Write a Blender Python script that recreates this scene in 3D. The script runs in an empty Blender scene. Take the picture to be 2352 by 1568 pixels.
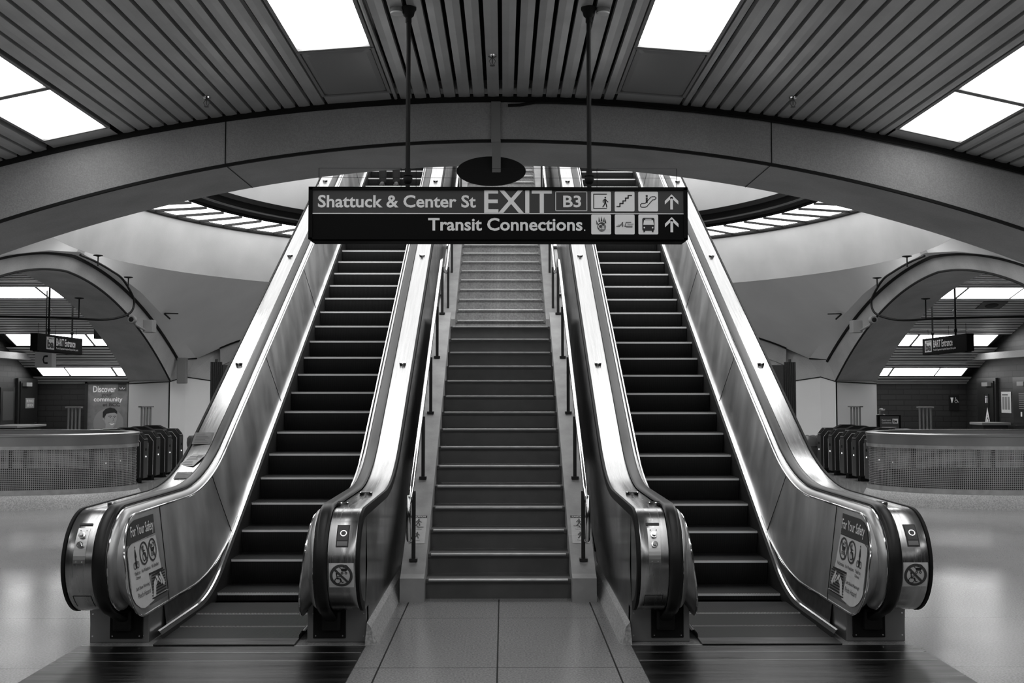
import bpy, bmesh, math, random
from mathutils import Vector, Matrix
random.seed(7)
S = bpy.context.scene
COL = S.collection
PI = math.pi

# ------------------------------------------------------------------ camera
PITCH, YAW = math.radians(2.86), math.radians(0.45)
cam = bpy.data.cameras.new('camera'); camo = bpy.data.objects.new('camera', cam); COL.objects.link(camo)
cam.sensor_width = 36; cam.lens = 36 * 2423 / 2352; cam.clip_end = 200
camo.location = (0, 0, 1.75)
camo.rotation_euler = (PI / 2 + PITCH, 0, -YAW)
S.camera = camo
# ------------------------------------------------------------------ sky, exposure
W = bpy.data.worlds.new('world'); S.world = W; W.use_nodes = True
W.node_tree.nodes['Background'].inputs[0].default_value = (1, 1, 1, 1)
W.node_tree.nodes['Background'].inputs[1].default_value = 2.7
vs = S.view_settings
vs.view_transform = 'Standard'; vs.look = 'None'; vs.gamma = 1; vs.use_curve_mapping = False
vs.exposure = -0.35
LAMP = 5.0      # radiance of the fluorescent diffusers
LAMP_SIDE = 9.5  # the side halls are lit harder
RING = 7.5      # radiance of the luminous ring of the rotunda

# ------------------------------------------------------------------ materials
def mat(name, v, rough=.6, metal=0., var=0., vscale=3., bump=0., bscale=80., rvar=0., stretch=None, emit=0., spec=None, spk=0., spks=150., coat=0.):
    m = bpy.data.materials.new(name); m.use_nodes = True
    nt = m.node_tree; N = nt.nodes; L = nt.links
    b = N['Principled BSDF']
    b.inputs['Base Color'].default_value = (v, v, v, 1)
    b.inputs['Roughness'].default_value = rough
    b.inputs['Metallic'].default_value = metal
    if spec is not None: b.inputs['Specular IOR Level'].default_value = spec
    if coat: b.inputs['Coat Weight'].default_value = coat; b.inputs['Coat Roughness'].default_value = .08
    if emit:
        b.inputs['Emission Color'].default_value = (1, 1, 1, 1); b.inputs['Emission Strength'].default_value = emit
    tc = N.new('ShaderNodeTexCoord'); mp = N.new('ShaderNodeMapping'); L.new(tc.outputs['Object'], mp.inputs[0])
    if stretch: mp.inputs['Scale'].default_value = stretch
    def noise(scale, detail=4):
        n = N.new('ShaderNodeTexNoise'); n.inputs['Scale'].default_value = scale; n.inputs['Detail'].default_value = detail
        L.new(mp.outputs[0], n.inputs['Vector']); return n
    def mr(src, a, c, lo=.3, hi=.7):
        r = N.new('ShaderNodeMapRange'); r.inputs['From Min'].default_value = lo; r.inputs['From Max'].default_value = hi
        r.inputs['To Min'].default_value = a; r.inputs['To Max'].default_value = c; L.new(src, r.inputs['Value']); return r
    col = None
    if var:
        n = noise(vscale, 6); r = mr(n.outputs['Fac'], v * (1 - var), v * (1 + var)); col = r.outputs[0]
    if spk:
        n2 = noise(spks, 2); r2 = mr(n2.outputs['Fac'], 1 - spk, 1 + spk, .35, .65)
        mu = N.new('ShaderNodeMath'); mu.operation = 'MULTIPLY'
        if col is not None: L.new(col, mu.inputs[0])
        else: mu.inputs[0].default_value = v
        L.new(r2.outputs[0], mu.inputs[1]); col = mu.outputs[0]
    if col is not None: L.new(col, b.inputs['Base Color'])
    if rvar:
        n = noise(vscale * 2.3, 5); r = mr(n.outputs['Fac'], max(.03, rough - rvar), rough + rvar); L.new(r.outputs[0], b.inputs['Roughness'])
    if bump:
        n = noise(bscale, 3); bp = N.new('ShaderNodeBump'); bp.inputs['Strength'].default_value = bump; bp.inputs['Distance'].default_value = .01
        L.new(n.outputs['Fac'], bp.inputs['Height']); L.new(bp.outputs[0], b.inputs['Normal'])
    return m

def brick_mat(name, c1, c2, mortar, plane='x'):
    m = bpy.data.materials.new(name); m.use_nodes = True
    nt = m.node_tree; N = nt.nodes; L = nt.links; b = N['Principled BSDF']
    tc = N.new('ShaderNodeTexCoord'); sp = N.new('ShaderNodeSeparateXYZ'); cb = N.new('ShaderNodeCombineXYZ')
    L.new(tc.outputs['Object'], sp.inputs[0])
    L.new(sp.outputs['X' if plane == 'x' else 'Y'], cb.inputs['X']); L.new(sp.outputs['Z'], cb.inputs['Y'])
    br = N.new('ShaderNodeTexBrick'); L.new(cb.outputs[0], br.inputs['Vector'])
    br.inputs['Scale'].default_value = 1; br.inputs['Brick Width'].default_value = .42; br.inputs['Row Height'].default_value = .145
    br.inputs['Mortar Size'].default_value = .012
    br.inputs['Color1'].default_value = (c1,) * 3 + (1,); br.inputs['Color2'].default_value = (c2,) * 3 + (1,); br.inputs['Mortar'].default_value = (mortar,) * 3 + (1,)
    L.new(br.outputs['Color'], b.inputs['Base Color']); b.inputs['Roughness'].default_value = .55
    bp = N.new('ShaderNodeBump'); bp.inputs['Strength'].default_value = .6; bp.inputs['Distance'].default_value = .01; bp.invert = True
    L.new(br.outputs['Fac'], bp.inputs['Height']); L.new(bp.outputs[0], b.inputs['Normal'])
    return m

M = dict(
    concrete=mat('concrete', .32, .85, var=.12, vscale=1.2, bump=.5, bscale=60, spk=.10, spks=90),
    soffit=mat('smooth_concrete', .46, .8, var=.14, vscale=1.6, bump=.15, bscale=40, spk=.05, spks=60),
    plaster=mat('light_plaster', .40, .8, var=.10, vscale=1.3, bump=.1, bscale=50),
    pend=mat('grey_plaster', .74, .85, var=.07, vscale=.8, bump=.15, bscale=60),
    pier=mat('pale_panel', .85, .6, var=.04, vscale=.8),
    black=mat('black_paint', .008, .6, spec=.2),
    gap=mat('shadow_gap', .004, .9),
    slat=mat('ceiling_slat', .62, .42, metal=.35, var=.10, vscale=2.0, rvar=.06),
    lamp=mat('lamp_diffuser', .8, .4, emit=LAMP),
    lampside=mat('side_hall_diffuser', .8, .4, emit=LAMP_SIDE),
    lampoff=mat('dead_diffuser', .33, .35),
    ring=mat('ring_diffuser', .8, .4, emit=RING),
    frame=mat('lamp_frame', .35, .5),
    steel=mat('brushed_steel', .52, .38, metal=1., var=.06, vscale=2, rvar=.04, stretch=(30, 1.2, 1.2)),
    deck=mat('polished_deck_steel', .40, .24, metal=1., var=.08, vscale=1.5, rvar=.05, stretch=(30, 1, 1)),
    panel=mat('scuffed_steel', .60, .42, metal=1., var=.28, vscale=1.6, rvar=.05, stretch=(1, 1.5, .5)),
    base=mat('dull_steel', .32, .5, metal=1., var=.05, vscale=4),
    dirty=mat('dirty_skirt', .05, .5, metal=.5, var=.6, vscale=9),
    chrome=mat('chrome_trim', .85, .10, metal=1.),
    darksteel=mat('dark_cladding', .16, .22, metal=1., var=.1, vscale=1.5, rvar=.04),
    rubber=mat('black_rubber', .010, .38, spec=.35),
    tread=mat('tread_metal', .085, .45, metal=.9),
    riser=mat('riser_black', .012, .6),
    nosing=mat('nosing_glint', .9, .55, metal=.5),  # light caught on the tread's front edge, put into a brighter metal
    plate=mat('floor_plate_steel', .09, .34, metal=1., var=.25, vscale=1.3, rvar=.08, stretch=(.5, 7, 1)),
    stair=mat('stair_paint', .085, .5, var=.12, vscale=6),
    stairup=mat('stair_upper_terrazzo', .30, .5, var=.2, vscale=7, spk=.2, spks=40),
    stairnose=mat('stair_nosing', .62, .35, metal=.8, var=.15, vscale=8),
    stringer=mat('stringer_paint', .30, .55, var=.18, vscale=5, bump=.1, bscale=30),
    post=mat('dark_post', .03, .45, metal=.3),
    signblack=mat('sign_black', .006, .7, spec=.08),
    signgrey=mat('sign_grey', .07, .6, spec=.15),
    signwhite=mat('sign_white', .9, .45),
    white=mat('white_print', .75, .5),
    midgrey=mat('mid_grey_print', .18, .5),
    sticker=mat('sticker_grey', .62, .5, var=.08, vscale=9),
    inkgrey=mat('ink_grey', .05, .5),
    ink=mat('ink_black', .012, .5),
    gate=mat('gate_dark', .035, .35, metal=.4),
    gatelit=mat('gate_end_lit', .16, .35, metal=.7),  # paler than the console: light on the end face put into the colour
    gateline=mat('gate_line', .6, .4),
    glow=mat('indicator_light', .9, .4, emit=1.3),
    tube=mat('grey_tube', .30, .4, metal=.6),
    wood=mat('kiosk_counter', .10, .5),
    box=mat('pale_box', .22, .5),
    hair=mat('hair', .012, .7), skin=mat('dark_skin', .09, .45), denim=mat('trousers', .02, .85), shirt=mat('shirt_cloth', .30, .8), shoe=mat('shoe', .03, .5),
    skinlight=mat('printed_skin', .30, .6),
    bag=mat('bin_liner', .12, .25), bin=mat('bin_body', .05, .45),
    paper=mat('paper', .55, .6), papergrey=mat('grey_paper', .16, .6),
    posterbg=mat('poster_background', .15, .5, var=.25, vscale=5), postermid=mat('poster_disc', .21, .5),
    door=mat('door_paint', .009, .4), trim=mat('dark_frame', .02, .4),
    mesh=mat('woven_mesh', .5, .45, metal=.5),
    rail=mat('rail_steel', .42, .38, metal=1., var=.1, vscale=1),
    clamp=mat('cast_metal', .18, .35, metal=.8),
)

def floor_mat():
    m = mat('terrazzo', .25, .20, var=.05, vscale=.8, spk=.25, spks=75, rvar=.02)
    nt = m.node_tree; N = nt.nodes; L = nt.links; b = N['Principled BSDF']
    tc = N.new('ShaderNodeTexCoord'); mp = N.new('ShaderNodeMapping'); L.new(tc.outputs['Object'], mp.inputs[0])
    br = N.new('ShaderNodeTexBrick'); br.offset = 0; L.new(mp.outputs[0], br.inputs['Vector'])
    mp.inputs['Location'].default_value = (31, -9.86 + 4.5 * 3, 0)
    br.inputs['Scale'].default_value = 1; br.inputs['Brick Width'].default_value = 60; br.inputs['Row Height'].default_value = 1.5; br.inputs['Mortar Size'].default_value = .004
    mx = N.new('ShaderNodeMixRGB'); mx.inputs[2].default_value = (.02, .02, .02, 1)
    src = b.inputs['Base Color'].links[0].from_socket; L.new(src, mx.inputs[1]); L.new(br.outputs['Fac'], mx.inputs[0]); L.new(mx.outputs[0], b.inputs['Base Color'])
    return m
M['floor'] = floor_mat()
M['curb'] = mat('terrazzo_curb', .42, .5, var=.10, vscale=1, spk=.25, spks=60)

# ------------------------------------------------------------------ builders
class MB:
    def __init__(s): s.bm = bmesh.new()
    def v(s, p): return s.bm.verts.new(p)
    def face(s, pts, mi=0):
        try: f = s.bm.faces.new([s.v(p) for p in pts]); f.material_index = mi
        except ValueError: pass
    def box(s, x0, x1, y0, y1, z0, z1, mi=0, bev=0):
        vs_ = [s.v((x, y, z)) for x in (x0, x1) for y in (y0, y1) for z in (z0, z1)]
        fs = [s.bm.faces.new([vs_[i] for i in q]) for q in ((0, 1, 3, 2), (4, 6, 7, 5), (0, 4, 5, 1), (2, 3, 7, 6), (0, 2, 6, 4), (1, 5, 7, 3))]
        for f in fs: f.material_index = mi
        if bev:
            es = {e for f in fs for e in f.edges}
            bmesh.ops.bevel(s.bm, geom=list(es), offset=bev, segments=2, affect='EDGES', profile=.6)
        return s
    def loft(s, lines, closed=False, mi=0, loop=False):
        rows = [[s.v(p) for p in ln] for ln in lines]
        R = len(rows)
        for i in range(R if loop else R - 1):
            a, b = rows[i], rows[(i + 1) % R]
            n = len(a)
            for j in range(n if closed else n - 1):
                q = [a[j], a[(j + 1) % n], b[(j + 1) % n], b[j]]
                try: f = s.bm.faces.new(q); f.material_index = mi
                except ValueError: pass
        return rows
    def tube(s, pts, r, n=10, caps=True, mi=0):
        pts = [Vector(p) for p in pts]; rings = []
        up0 = None
        for i, p in enumerate(pts):
            t = (pts[min(i + 1, len(pts) - 1)] - pts[max(i - 1, 0)]).normalized()
            if up0 is None:
                up0 = Vector((0, 0, 1)) if abs(t.z) < .9 else Vector((1, 0, 0))
            a = t.cross(up0)
            if a.length < 1e-4: a = t.orthogonal()
            a.normalize(); b = t.cross(a).normalized(); up0 = -b if (-b).dot(up0) > 0 else b
            rr = r[i] if isinstance(r, (list, tuple)) else r
            rings.append([p + (a * math.cos(k * 2 * PI / n) + b * math.sin(k * 2 * PI / n)) * rr for k in range(n)])
        rows = s.loft(rings, closed=True, mi=mi)
        if caps:
            for rw in (rows[0], rows[-1]):
                try: f = s.bm.faces.new(rw); f.material_index = mi
                except ValueError: pass
        return s
    def lathe(s, prof, c=(0, 0, 0), n=24, axis='z', mi=0):
        rings = []
        for r, h in prof:
            ring = []
            for k in range(n):
                a = 2 * PI * k / n; x, y = r * math.cos(a), r * math.sin(a)
                ring.append((c[0] + x, c[1] + y, c[2] + h) if axis == 'z' else ((c[0] + x, c[1] + h, c[2] + y) if axis == 'y' else (c[0] + h, c[1] + x, c[2] + y)))
            rings.append(ring)
        s.loft(rings, closed=True, mi=mi); return s
    def prism(s, pts, ext, mi=0):      # polygon (3D points) extruded by vector
        e = Vector(ext); a = [s.v(p) for p in pts]; b = [s.v(Vector(p) + e) for p in pts]
        n = len(pts)
        s.bm.faces.new(a).material_index = mi; s.bm.faces.new(b[::-1]).material_index = mi
        for i in range(n): s.bm.faces.new([a[i], b[i], b[(i + 1) % n], a[(i + 1) % n]]).material_index = mi
        return s
    def build(s, name, m, parent=None, smooth=False, solid=0, keep=False, crease=38):
        bm = s.bm
        bmesh.ops.remove_doubles(bm, verts=bm.verts, dist=1e-5)
        if not keep: bmesh.ops.recalc_face_normals(bm, faces=bm.faces)
        me = bpy.data.meshes.new(name); bm.to_mesh(me); bm.free()
        for q in (m if isinstance(m, (list, tuple)) else [m]): me.materials.append(M[q] if isinstance(q, str) else q)
        if smooth:
            for p in me.polygons: p.use_smooth = True
            try: me.set_sharp_from_angle(angle=math.radians(crease))
            except Exception: pass
        o = bpy.data.objects.new(name, me); COL.objects.link(o)
        if parent: o.parent = parent
        if solid:
            md = o.modifiers.new('thickness', 'SOLIDIFY'); md.thickness = solid; md.offset = 0
        return o

def tag(o, label=None, cat=None, group=None, kind=None):
    if label: o['label'] = label
    if cat: o['category'] = cat
    if group: o['group'] = group
    if kind: o['kind'] = kind
    return o
def thing(name, label, cat, loc=(0, 0, 0), rz=0, group=None):
    o = bpy.data.objects.new(name, None); COL.objects.link(o); o.empty_display_size = .1
    o.location = loc; o.rotation_euler = (0, 0, rz)
    return tag(o, label, cat, group)
def struct(mb, name, m, **k): return tag(mb.build(name, m, **k), kind='structure')
def dup(root, loc, rz=None, label=None, scale=None):
    def cp(o, par):
        c = o.copy(); COL.objects.link(c)
        if par: c.parent = par
        for ch in [q for q in COL.objects if q.parent == o]: cp(ch, c)
        return c
    r = cp(root, None); r.location = loc
    if rz is not None: r.rotation_euler = (0, 0, rz)
    if label: r['label'] = label
    return r

_fontcache = {}
def text_geo(s, bold=0.0):
    k = (s, bold)
    if k in _fontcache: return _fontcache[k]
    cu = bpy.data.curves.new('t', 'FONT'); cu.body = s; cu.offset = bold; cu.resolution_u = 3; cu.fill_mode = 'FRONT' if hasattr(cu, 'fill_mode') else cu.fill_mode
    ob = bpy.data.objects.new('t', cu); COL.objects.link(ob)
    dg = bpy.context.evaluated_depsgraph_get(); dg.update()
    me = bpy.data.meshes.new_from_object(ob.evaluated_get(dg))
    vs_ = [v.co.copy() for v in me.vertices]; fs = [tuple(p.vertices) for p in me.polygons]
    bpy.data.objects.remove(ob); bpy.data.curves.remove(cu); bpy.data.meshes.remove(me)
    xs = [v.x for v in vs_]; ys = [v.y for v in vs_]
    r = ([(v.x, v.y) for v in vs_], fs, min(xs), max(xs), min(ys), max(ys))
    _fontcache[k] = r; return r

class Decal:
    """flat print drawn in local (a,b) coordinates of a surface f(a,b,h)->xyz; one mesh per colour"""
    def __init__(s, f, step=.0012): s.f = f; s.m = {}; s.step = step; s.layer = 0
    def g(s, c):
        if c not in s.m: s.m[c] = MB()
        return s.m[c]
    def up(s): s.layer += 1; return s
    def poly(s, pts, c):
        s.g(c).face([s.f(a, b, (s.layer + 1) * s.step) for a, b in pts]); return s
    def rect(s, a0, b0, a1, b1, c, r=0, n=1, nb=1):
        if r:
            pts = []
            for cx, cy, t0 in ((a1 - r, b1 - r, 0), (a0 + r, b1 - r, 90), (a0 + r, b0 + r, 180), (a1 - r, b0 + r, 270)):
                for k in range(5): t = math.radians(t0 + k * 22.5); pts.append((cx + r * math.cos(t), cy + r * math.sin(t)))
            return s.poly(pts, c)
        for i in range(n):
            for j in range(nb):
                x0, x1 = a0 + (a1 - a0) * i / n, a0 + (a1 - a0) * (i + 1) / n; y0, y1 = b0 + (b1 - b0) * j / nb, b0 + (b1 - b0) * (j + 1) / nb
                s.poly([(x0, y0), (x1, y0), (x1, y1), (x0, y1)], c)
        return s
    def disc(s, a, b, r, c, n=20, ry=None):
        ry = ry or r
        return s.poly([(a + r * math.cos(2 * PI * k / n), b + ry * math.sin(2 * PI * k / n)) for k in range(n)], c)
    def ringc(s, a, b, r0, r1, c, n=28, e=1., t0=0, t1=360):
        for k in range(n):
            p, q = math.radians(t0 + (t1 - t0) * k / n), math.radians(t0 + (t1 - t0) * (k + 1) / n)
            s.poly([(a + r0 * math.cos(p) * e, b + r0 * math.sin(p)), (a + r1 * math.cos(p) * e, b + r1 * math.sin(p)), (a + r1 * math.cos(q) * e, b + r1 * math.sin(q)), (a + r0 * math.cos(q) * e, b + r0 * math.sin(q))], c)
        return s
    def line(s, pts, w, c):
        for (x0, y0), (x1, y1) in zip(pts[:-1], pts[1:]):
            d = math.hypot(x1 - x0, y1 - y0) or 1; nx, ny = -(y1 - y0) / d * w / 2, (x1 - x0) / d * w / 2
            ex, ey = (x1 - x0) / d * w * .3, (y1 - y0) / d * w * .3
            s.poly([(x0 + nx - ex, y0 + ny - ey), (x0 - nx - ex, y0 - ny - ey), (x1 - nx + ex, y1 - ny + ey), (x1 + nx + ex, y1 + ny + ey)], c)
        return s
    def text(s, t, a0, b0, a1, b1, c, bold=.0):
        V, F, x0, x1, y0, y1 = text_geo(t, bold)
        sx, sy = (a1 - a0) / (x1 - x0), (b1 - b0) / (y1 - y0)
        mb = s.g(c); vs_ = [mb.v(s.f(a0 + (x - x0) * sx, b0 + (y - y0) * sy, (s.layer + 1) * s.step)) for x, y in V]
        for f in F:
            try: mb.bm.faces.new([vs_[i] for i in f])
            except ValueError: pass
        return s
    def build(s, parent, names):
        out = []
        for c, mb in s.m.items():
            out.append(mb.build(names.get(c, 'print') if isinstance(names, dict) else names, c, parent, keep=True))
        return out

def person_icon(d, a, b, h, c):       # walking figure
    u = h
    d.disc(a + .02 * u, b + .92 * u, .085 * u, c, 12)
    d.poly([(a - .10 * u, b + .78 * u), (a + .10 * u, b + .80 * u), (a + .10 * u, b + .42 * u), (a - .07 * u, b + .42 * u)], c)
    d.line([(a - .06 * u, b + .76 * u), (a - .20 * u, b + .60 * u), (a - .16 * u, b + .46 * u)], .08 * u, c)
    d.line([(a + .06 * u, b + .74 * u), (a + .17 * u, b + .58 * u), (a + .28 * u, b + .50 * u)], .08 * u, c)
    d.line([(a - .02 * u, b + .44 * u), (a - .08 * u, b + .22 * u), (a - .22 * u, b + .02 * u)], .10 * u, c)
    d.line([(a + .04 * u, b + .44 * u), (a + .12 * u, b + .22 * u), (a + .16 * u, b + .0 * u)], .10 * u, c)

def wheelchair_icon(d, a, b, h, c, flip=1):
    u = h; f = flip
    d.disc(a - .08 * u * f, b + .93 * u, .09 * u, c, 10)
    d.line([(a - .08 * u * f, b + .84 * u), (a - .05 * u * f, b + .48 * u), (a + .25 * u * f, b + .48 * u), (a + .38 * u * f, b + .12 * u), (a + .5 * u * f, b + .16 * u)], .08 * u, c)
    d.line([(a - .06 * u * f, b + .66 * u), (a + .2 * u * f, b + .66 * u)], .07 * u, c)
    d.ringc(a, b + .28 * u, .22 * u, .29 * u, c, 20)
def stroller_icon(d, a, b, h, c, flip=1):
    u = h; f = flip
    d.poly([(a - .30 * u * f, b + .60 * u), (a + .38 * u * f, b + .60 * u), (a + .2 * u * f, b + .35 * u), (a - .2 * u * f, b + .35 * u)], c)
    d.ringc(a + .12 * u * f, b + .62 * u, .22 * u, .29 * u, c, 12, 1, 0, 100) if f > 0 else d.ringc(a - .12 * u, b + .62 * u, .22 * u, .29 * u, c, 12, 1, 80, 180)
    d.line([(a - .3 * u * f, b + .6 * u), (a - .48 * u * f, b + .85 * u)], .06 * u, c)
    d.ringc(a - .16 * u, b + .2 * u, .06 * u, .12 * u, c, 12); d.ringc(a + .18 * u, b + .2 * u, .06 * u, .12 * u, c, 12)
    d.disc(a - .02 * u * f, b + .74 * u, .08 * u, c, 10)
def bike_icon(d, a, b, h, c):
    u = h
    d.disc(a, b + .96 * u, .05 * u, c, 10); d.poly([(a - .03 * u, b + .88 * u), (a + .03 * u, b + .88 * u), (a + .13 * u, b + .5 * u), (a - .1 * u, b + .5 * u)], c)
    d.line([(a + .02 * u, b + .5 * u), (a + .04 * u, b + .05 * u)], .07 * u, c); d.line([(a - .04 * u, b + .5 * u), (a - .02 * u, b + .05 * u)], .05 * u, c)
    d.ringc(a - .17 * u, b + .17 * u, .12 * u, .16 * u, c, 16); d.ringc(a + .2 * u, b + .17 * u, .12 * u, .16 * u, c, 16)
    d.line([(a - .17 * u, b + .17 * u), (a + .0 * u, b + .42 * u), (a + .2 * u, b + .17 * u)], .035 * u, c)

# ================================================================== SETTING
ZC = lambda x: 4.56 - .028 * x * x                # barrel ceiling of the front hall
ZA = lambda x: 4.14 - .0346 * x * x               # lower edge of the front arch
YF, YB = 9.85, 10.94
mb = MB(); mb.face([(-13.4, -9.2, 0), (13.4, -9.2, 0), (13.4, 29.5, 0), (-13.4, 29.5, 0)]); struct(mb, 'floor', 'floor')
mb = MB()                                          # flush terrazzo border strips with thin metal joints beside the stair
for x in (-.80, .725): mb.box(x - .005, x + .005, 4.5, 9.05, 0, .0015)
mb.box(-.045, -.035, 4.5, 9.1, 0, .0015)
struct(mb, 'trim_1', 'gap')

# ---- front beam (straight arch) and its piers
def xs_(a, b, n): return [a + (b - a) * i / n for i in range(n + 1)]
XX = xs_(-8.3, 8.3, 96)
mb = MB()
top = [(x, YF, ZC(x) + .02) for x in XX]
def facez(x, k): z0 = ZA(x); z1 = ZC(x) - .03; return z0 + (z1 - z0) * k
mb.loft([[(x, YF, facez(x, k / 6)) for x in XX] for k in range(7)])
struct(mb, 'wall_front_arch_face', 'concrete', smooth=True)
mb = MB()
mb.loft([[(x, YF + (YB - YF) * k / 4, ZA(x) - .0) for x in XX] for k in range(5)])
mb.loft([[(x, YB, ZA(x)) for x in XX], [(x, YB, 4.9) for x in XX]])
struct(mb, 'wall_front_arch_soffit', 'soffit', smooth=True)
mb = MB()                                          # dark reveals: under the ceiling and along the arris
mb.loft([[(x, YF - .004, ZC(x) - .055 + .055 * k) for x in XX] for k in (0, 1.3)])
mb.loft([[(x, YF - .02, ZC(x) + .02) for x in XX], [(x, YF - .004, ZC(x) - .0) for x in XX]])
mb.loft([[(x, YF - .006, ZA(x) + .012) for x in XX], [(x, YF - .006, ZA(x) - .014) for x in XX], [(x, YF + .03, ZA(x) - .014) for x in XX]])
struct(mb, 'trim_2', 'gap')
mb = MB()                                          # cast joints in the beam
for sx, xa in ((-1, -2.62), (1, 2.53)):
    z0, z1 = ZA(xa), ZC(xa) - .03
    mb.face([(xa - .005, YF - .005, z0), (xa + .005, YF - .005, z0), (xa + .005, YF - .005, z1), (xa - .005, YF - .005, z1)])
    mb.face([(xa - .005, YF, z0 - .004), (xa + .005, YF, z0 - .004), (xa + .005, YB, z0 - .004), (xa - .005, YB, z0 - .004)])
struct(mb, 'trim_3', 'gap')
mb = MB()
for sx in (-1, 1):
    a, b = sorted((sx * 7.75, sx * 9.2)); mb.box(a, b, YF + .005, 11.9, 0, 2.35)
struct(mb, 'wall_front_piers', 'pier')
mb = MB()
for sx in (-1, 1):
    a, b = sorted((sx * 8.55, sx * 8.75)); mb.box(a, b, -9.1, YF, 0, 4.9)
mb.box(-8.75, 8.75, -9.2, -9.0, 0, 4.9)
struct(mb, 'wall_front_hall', brick_mat('hall_brick', .05, .04, .02, 'y'))

# ---- slatted barrel ceilings
def slat_ceiling(name, swap, y0, y1, cols, off0, off1, cx):
    """slats run along 'y'; offset o is measured across the vault from cx"""
    z = lambda o: 4.56 - .028 * o * o
    def P(o, y, zz): return (cx + o, y, zz) if not swap else (y, cx + o, zz)
    mb = MB(); n0 = int(math.floor(off0 / .137)); n1 = int(math.ceil(off1 / .137))
    for k in range(n0, n1):
        g_ = .024 if swap else .0165; lip = .006 if swap else .045
        a, b = -.03 + k * .137 + g_, -.03 + (k + 1) * .137 - g_
        if any(a > c0 - .02 and b < c1 + .02 for c0, c1 in cols): continue
        if any(a < c1 and b > c0 for c0, c1 in cols):
            c0, c1 = [c for c in cols if a < c[1] and b > c[0]][0]
            if (a + b) / 2 < (c0 + c1) / 2: b = min(b, c0 - .008)
            else: a = max(a, c1 + .008)
            if b - a < .02: continue
        m_ = (a + b) / 2
        sec = [(a, z(a) + lip), (a, z(a)), (m_, z(m_) - .004), (b, z(b)), (b, z(b) + lip)]
        mb.loft([[P(o, y0, zz) for o, zz in sec], [P(o, y1, zz) for o, zz in sec]])
    o = struct(mb, name, 'slat')
    mb = MB(); n = 24; ln = []
    for i in range(n + 1):
        q = off0 + (off1 - off0) * i / n; ln.append([P(q, y0, z(q) + .16), P(q, y1, z(q) + .16)])
    mb.loft(ln); p = struct(mb, 'ceiling_plenum', 'gap')
    return o
COLS = [(s_ * c - .32, s_ * c + .32) for s_ in (-1, 1) for c in (1.36, 3.93, 6.5)]
slat_ceiling('ceiling', False, -9.0, 9.84, COLS, -8.5, 8.5, 0)
for sx in (-1, 1):
    SC = [(-4.9, -4.18), (4.18, 4.9), (-7.6, -6.95), (6.95, 7.6), (8.7, 9.15)]
    slat_ceiling('ceiling_side', True, min(sx * 8.9, sx * 12.4), max(sx * 8.9, sx * 12.4), SC, -8.8, 9.5, 18.7)

# ---- ceiling lights of the front hall
def ceiling_light(label, xc, yc, lit=True, group='ceiling light panels of the front hall', hx=.30, hy=.60):
    zc = ZC(xc) + .012; sl = math.atan(-.056 * xc)
    t = thing('ceiling_light', label, 'light', (xc, yc, zc), 0, group)
    t.rotation_euler = (0, -sl, 0)
    mb = MB()
    for a, b, c, d in ((-hx - .015, -hx + .012, -hy - .03, hy + .03), (hx - .012, hx + .015, -hy - .03, hy + .03), (-hx, hx, -hy - .03, -hy), (-hx, hx, hy, hy + .03)):
        mb.box(a, b, c, d, -.012, .10)
    mb.build('frame', 'frame', t)
    mb = MB(); n = 6                                 # shallow dished diffuser with bevelled rim
    r = .035
    ring = lambda ix, iy, z: [(-ix, -iy + .03, z), (-ix + .03, -iy, z), (ix - .03, -iy, z), (ix, -iy + .03, z), (ix, iy - .03, z), (ix - .03, iy, z), (-ix + .03, iy, z), (-ix, iy - .03, z)]
    rows = mb.loft([ring(hx - .012, hy - .002, .05), ring(hx - .02, hy - .01, -.004), ring(hx - .06, hy - .05, -.016)], closed=True)
    mb.bm.faces.new(rows[-1]); mb.build('diffuser', 'lamp' if lit else 'lampoff', t)
    return t
names = {}
for col in (1, 2, 3):
    xc = (1.36, 3.93, 6.5)[col - 1]
    for sx in (-1, 1):
        side = 'left' if sx < 0 else 'right'
        for k in range(0, 11):
            yc = 8.99 - 1.27 * k
            if xc == 6.5 and k % 2: continue
            if col == 1 and k == 0: lab = f'unlit dark ceiling panel touching the beam, {side} of the hanging exit sign'; lit = False
            elif col == 1 and k == 1: lab = f'bright ceiling panel at the top edge, {side} of the hanging exit sign poles'; lit = True
            elif col == 2 and k == 0: lab = f'glowing ceiling panel nearest the beam in the far {side} ceiling row'; lit = True
            elif col == 2 and k == 1: lab = f'glowing ceiling panel cut by the {side} picture edge, second from the beam'; lit = True
            else: lab = 'lit ceiling panel further back over the hall, towards the viewer'; lit = True
            if k > 5 and col != 1 and k % 2: continue
            ceiling_light(lab, sx * xc, yc, lit)
mb = MB()                                           # blank end plates between last panel and beam
for s_ in (-1, 1):
    for c in (1.36, 3.93, 6.5):
        x = s_ * c; mb.loft([[(x - .3, 9.62, ZC(x - .3) + .002), (x + .3, 9.62, ZC(x + .3) + .002)], [(x - .3, YF, ZC(x - .3) + .002), (x + .3, YF, ZC(x + .3) + .002)]])
struct(mb, 'trim_4', 'slat')

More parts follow.
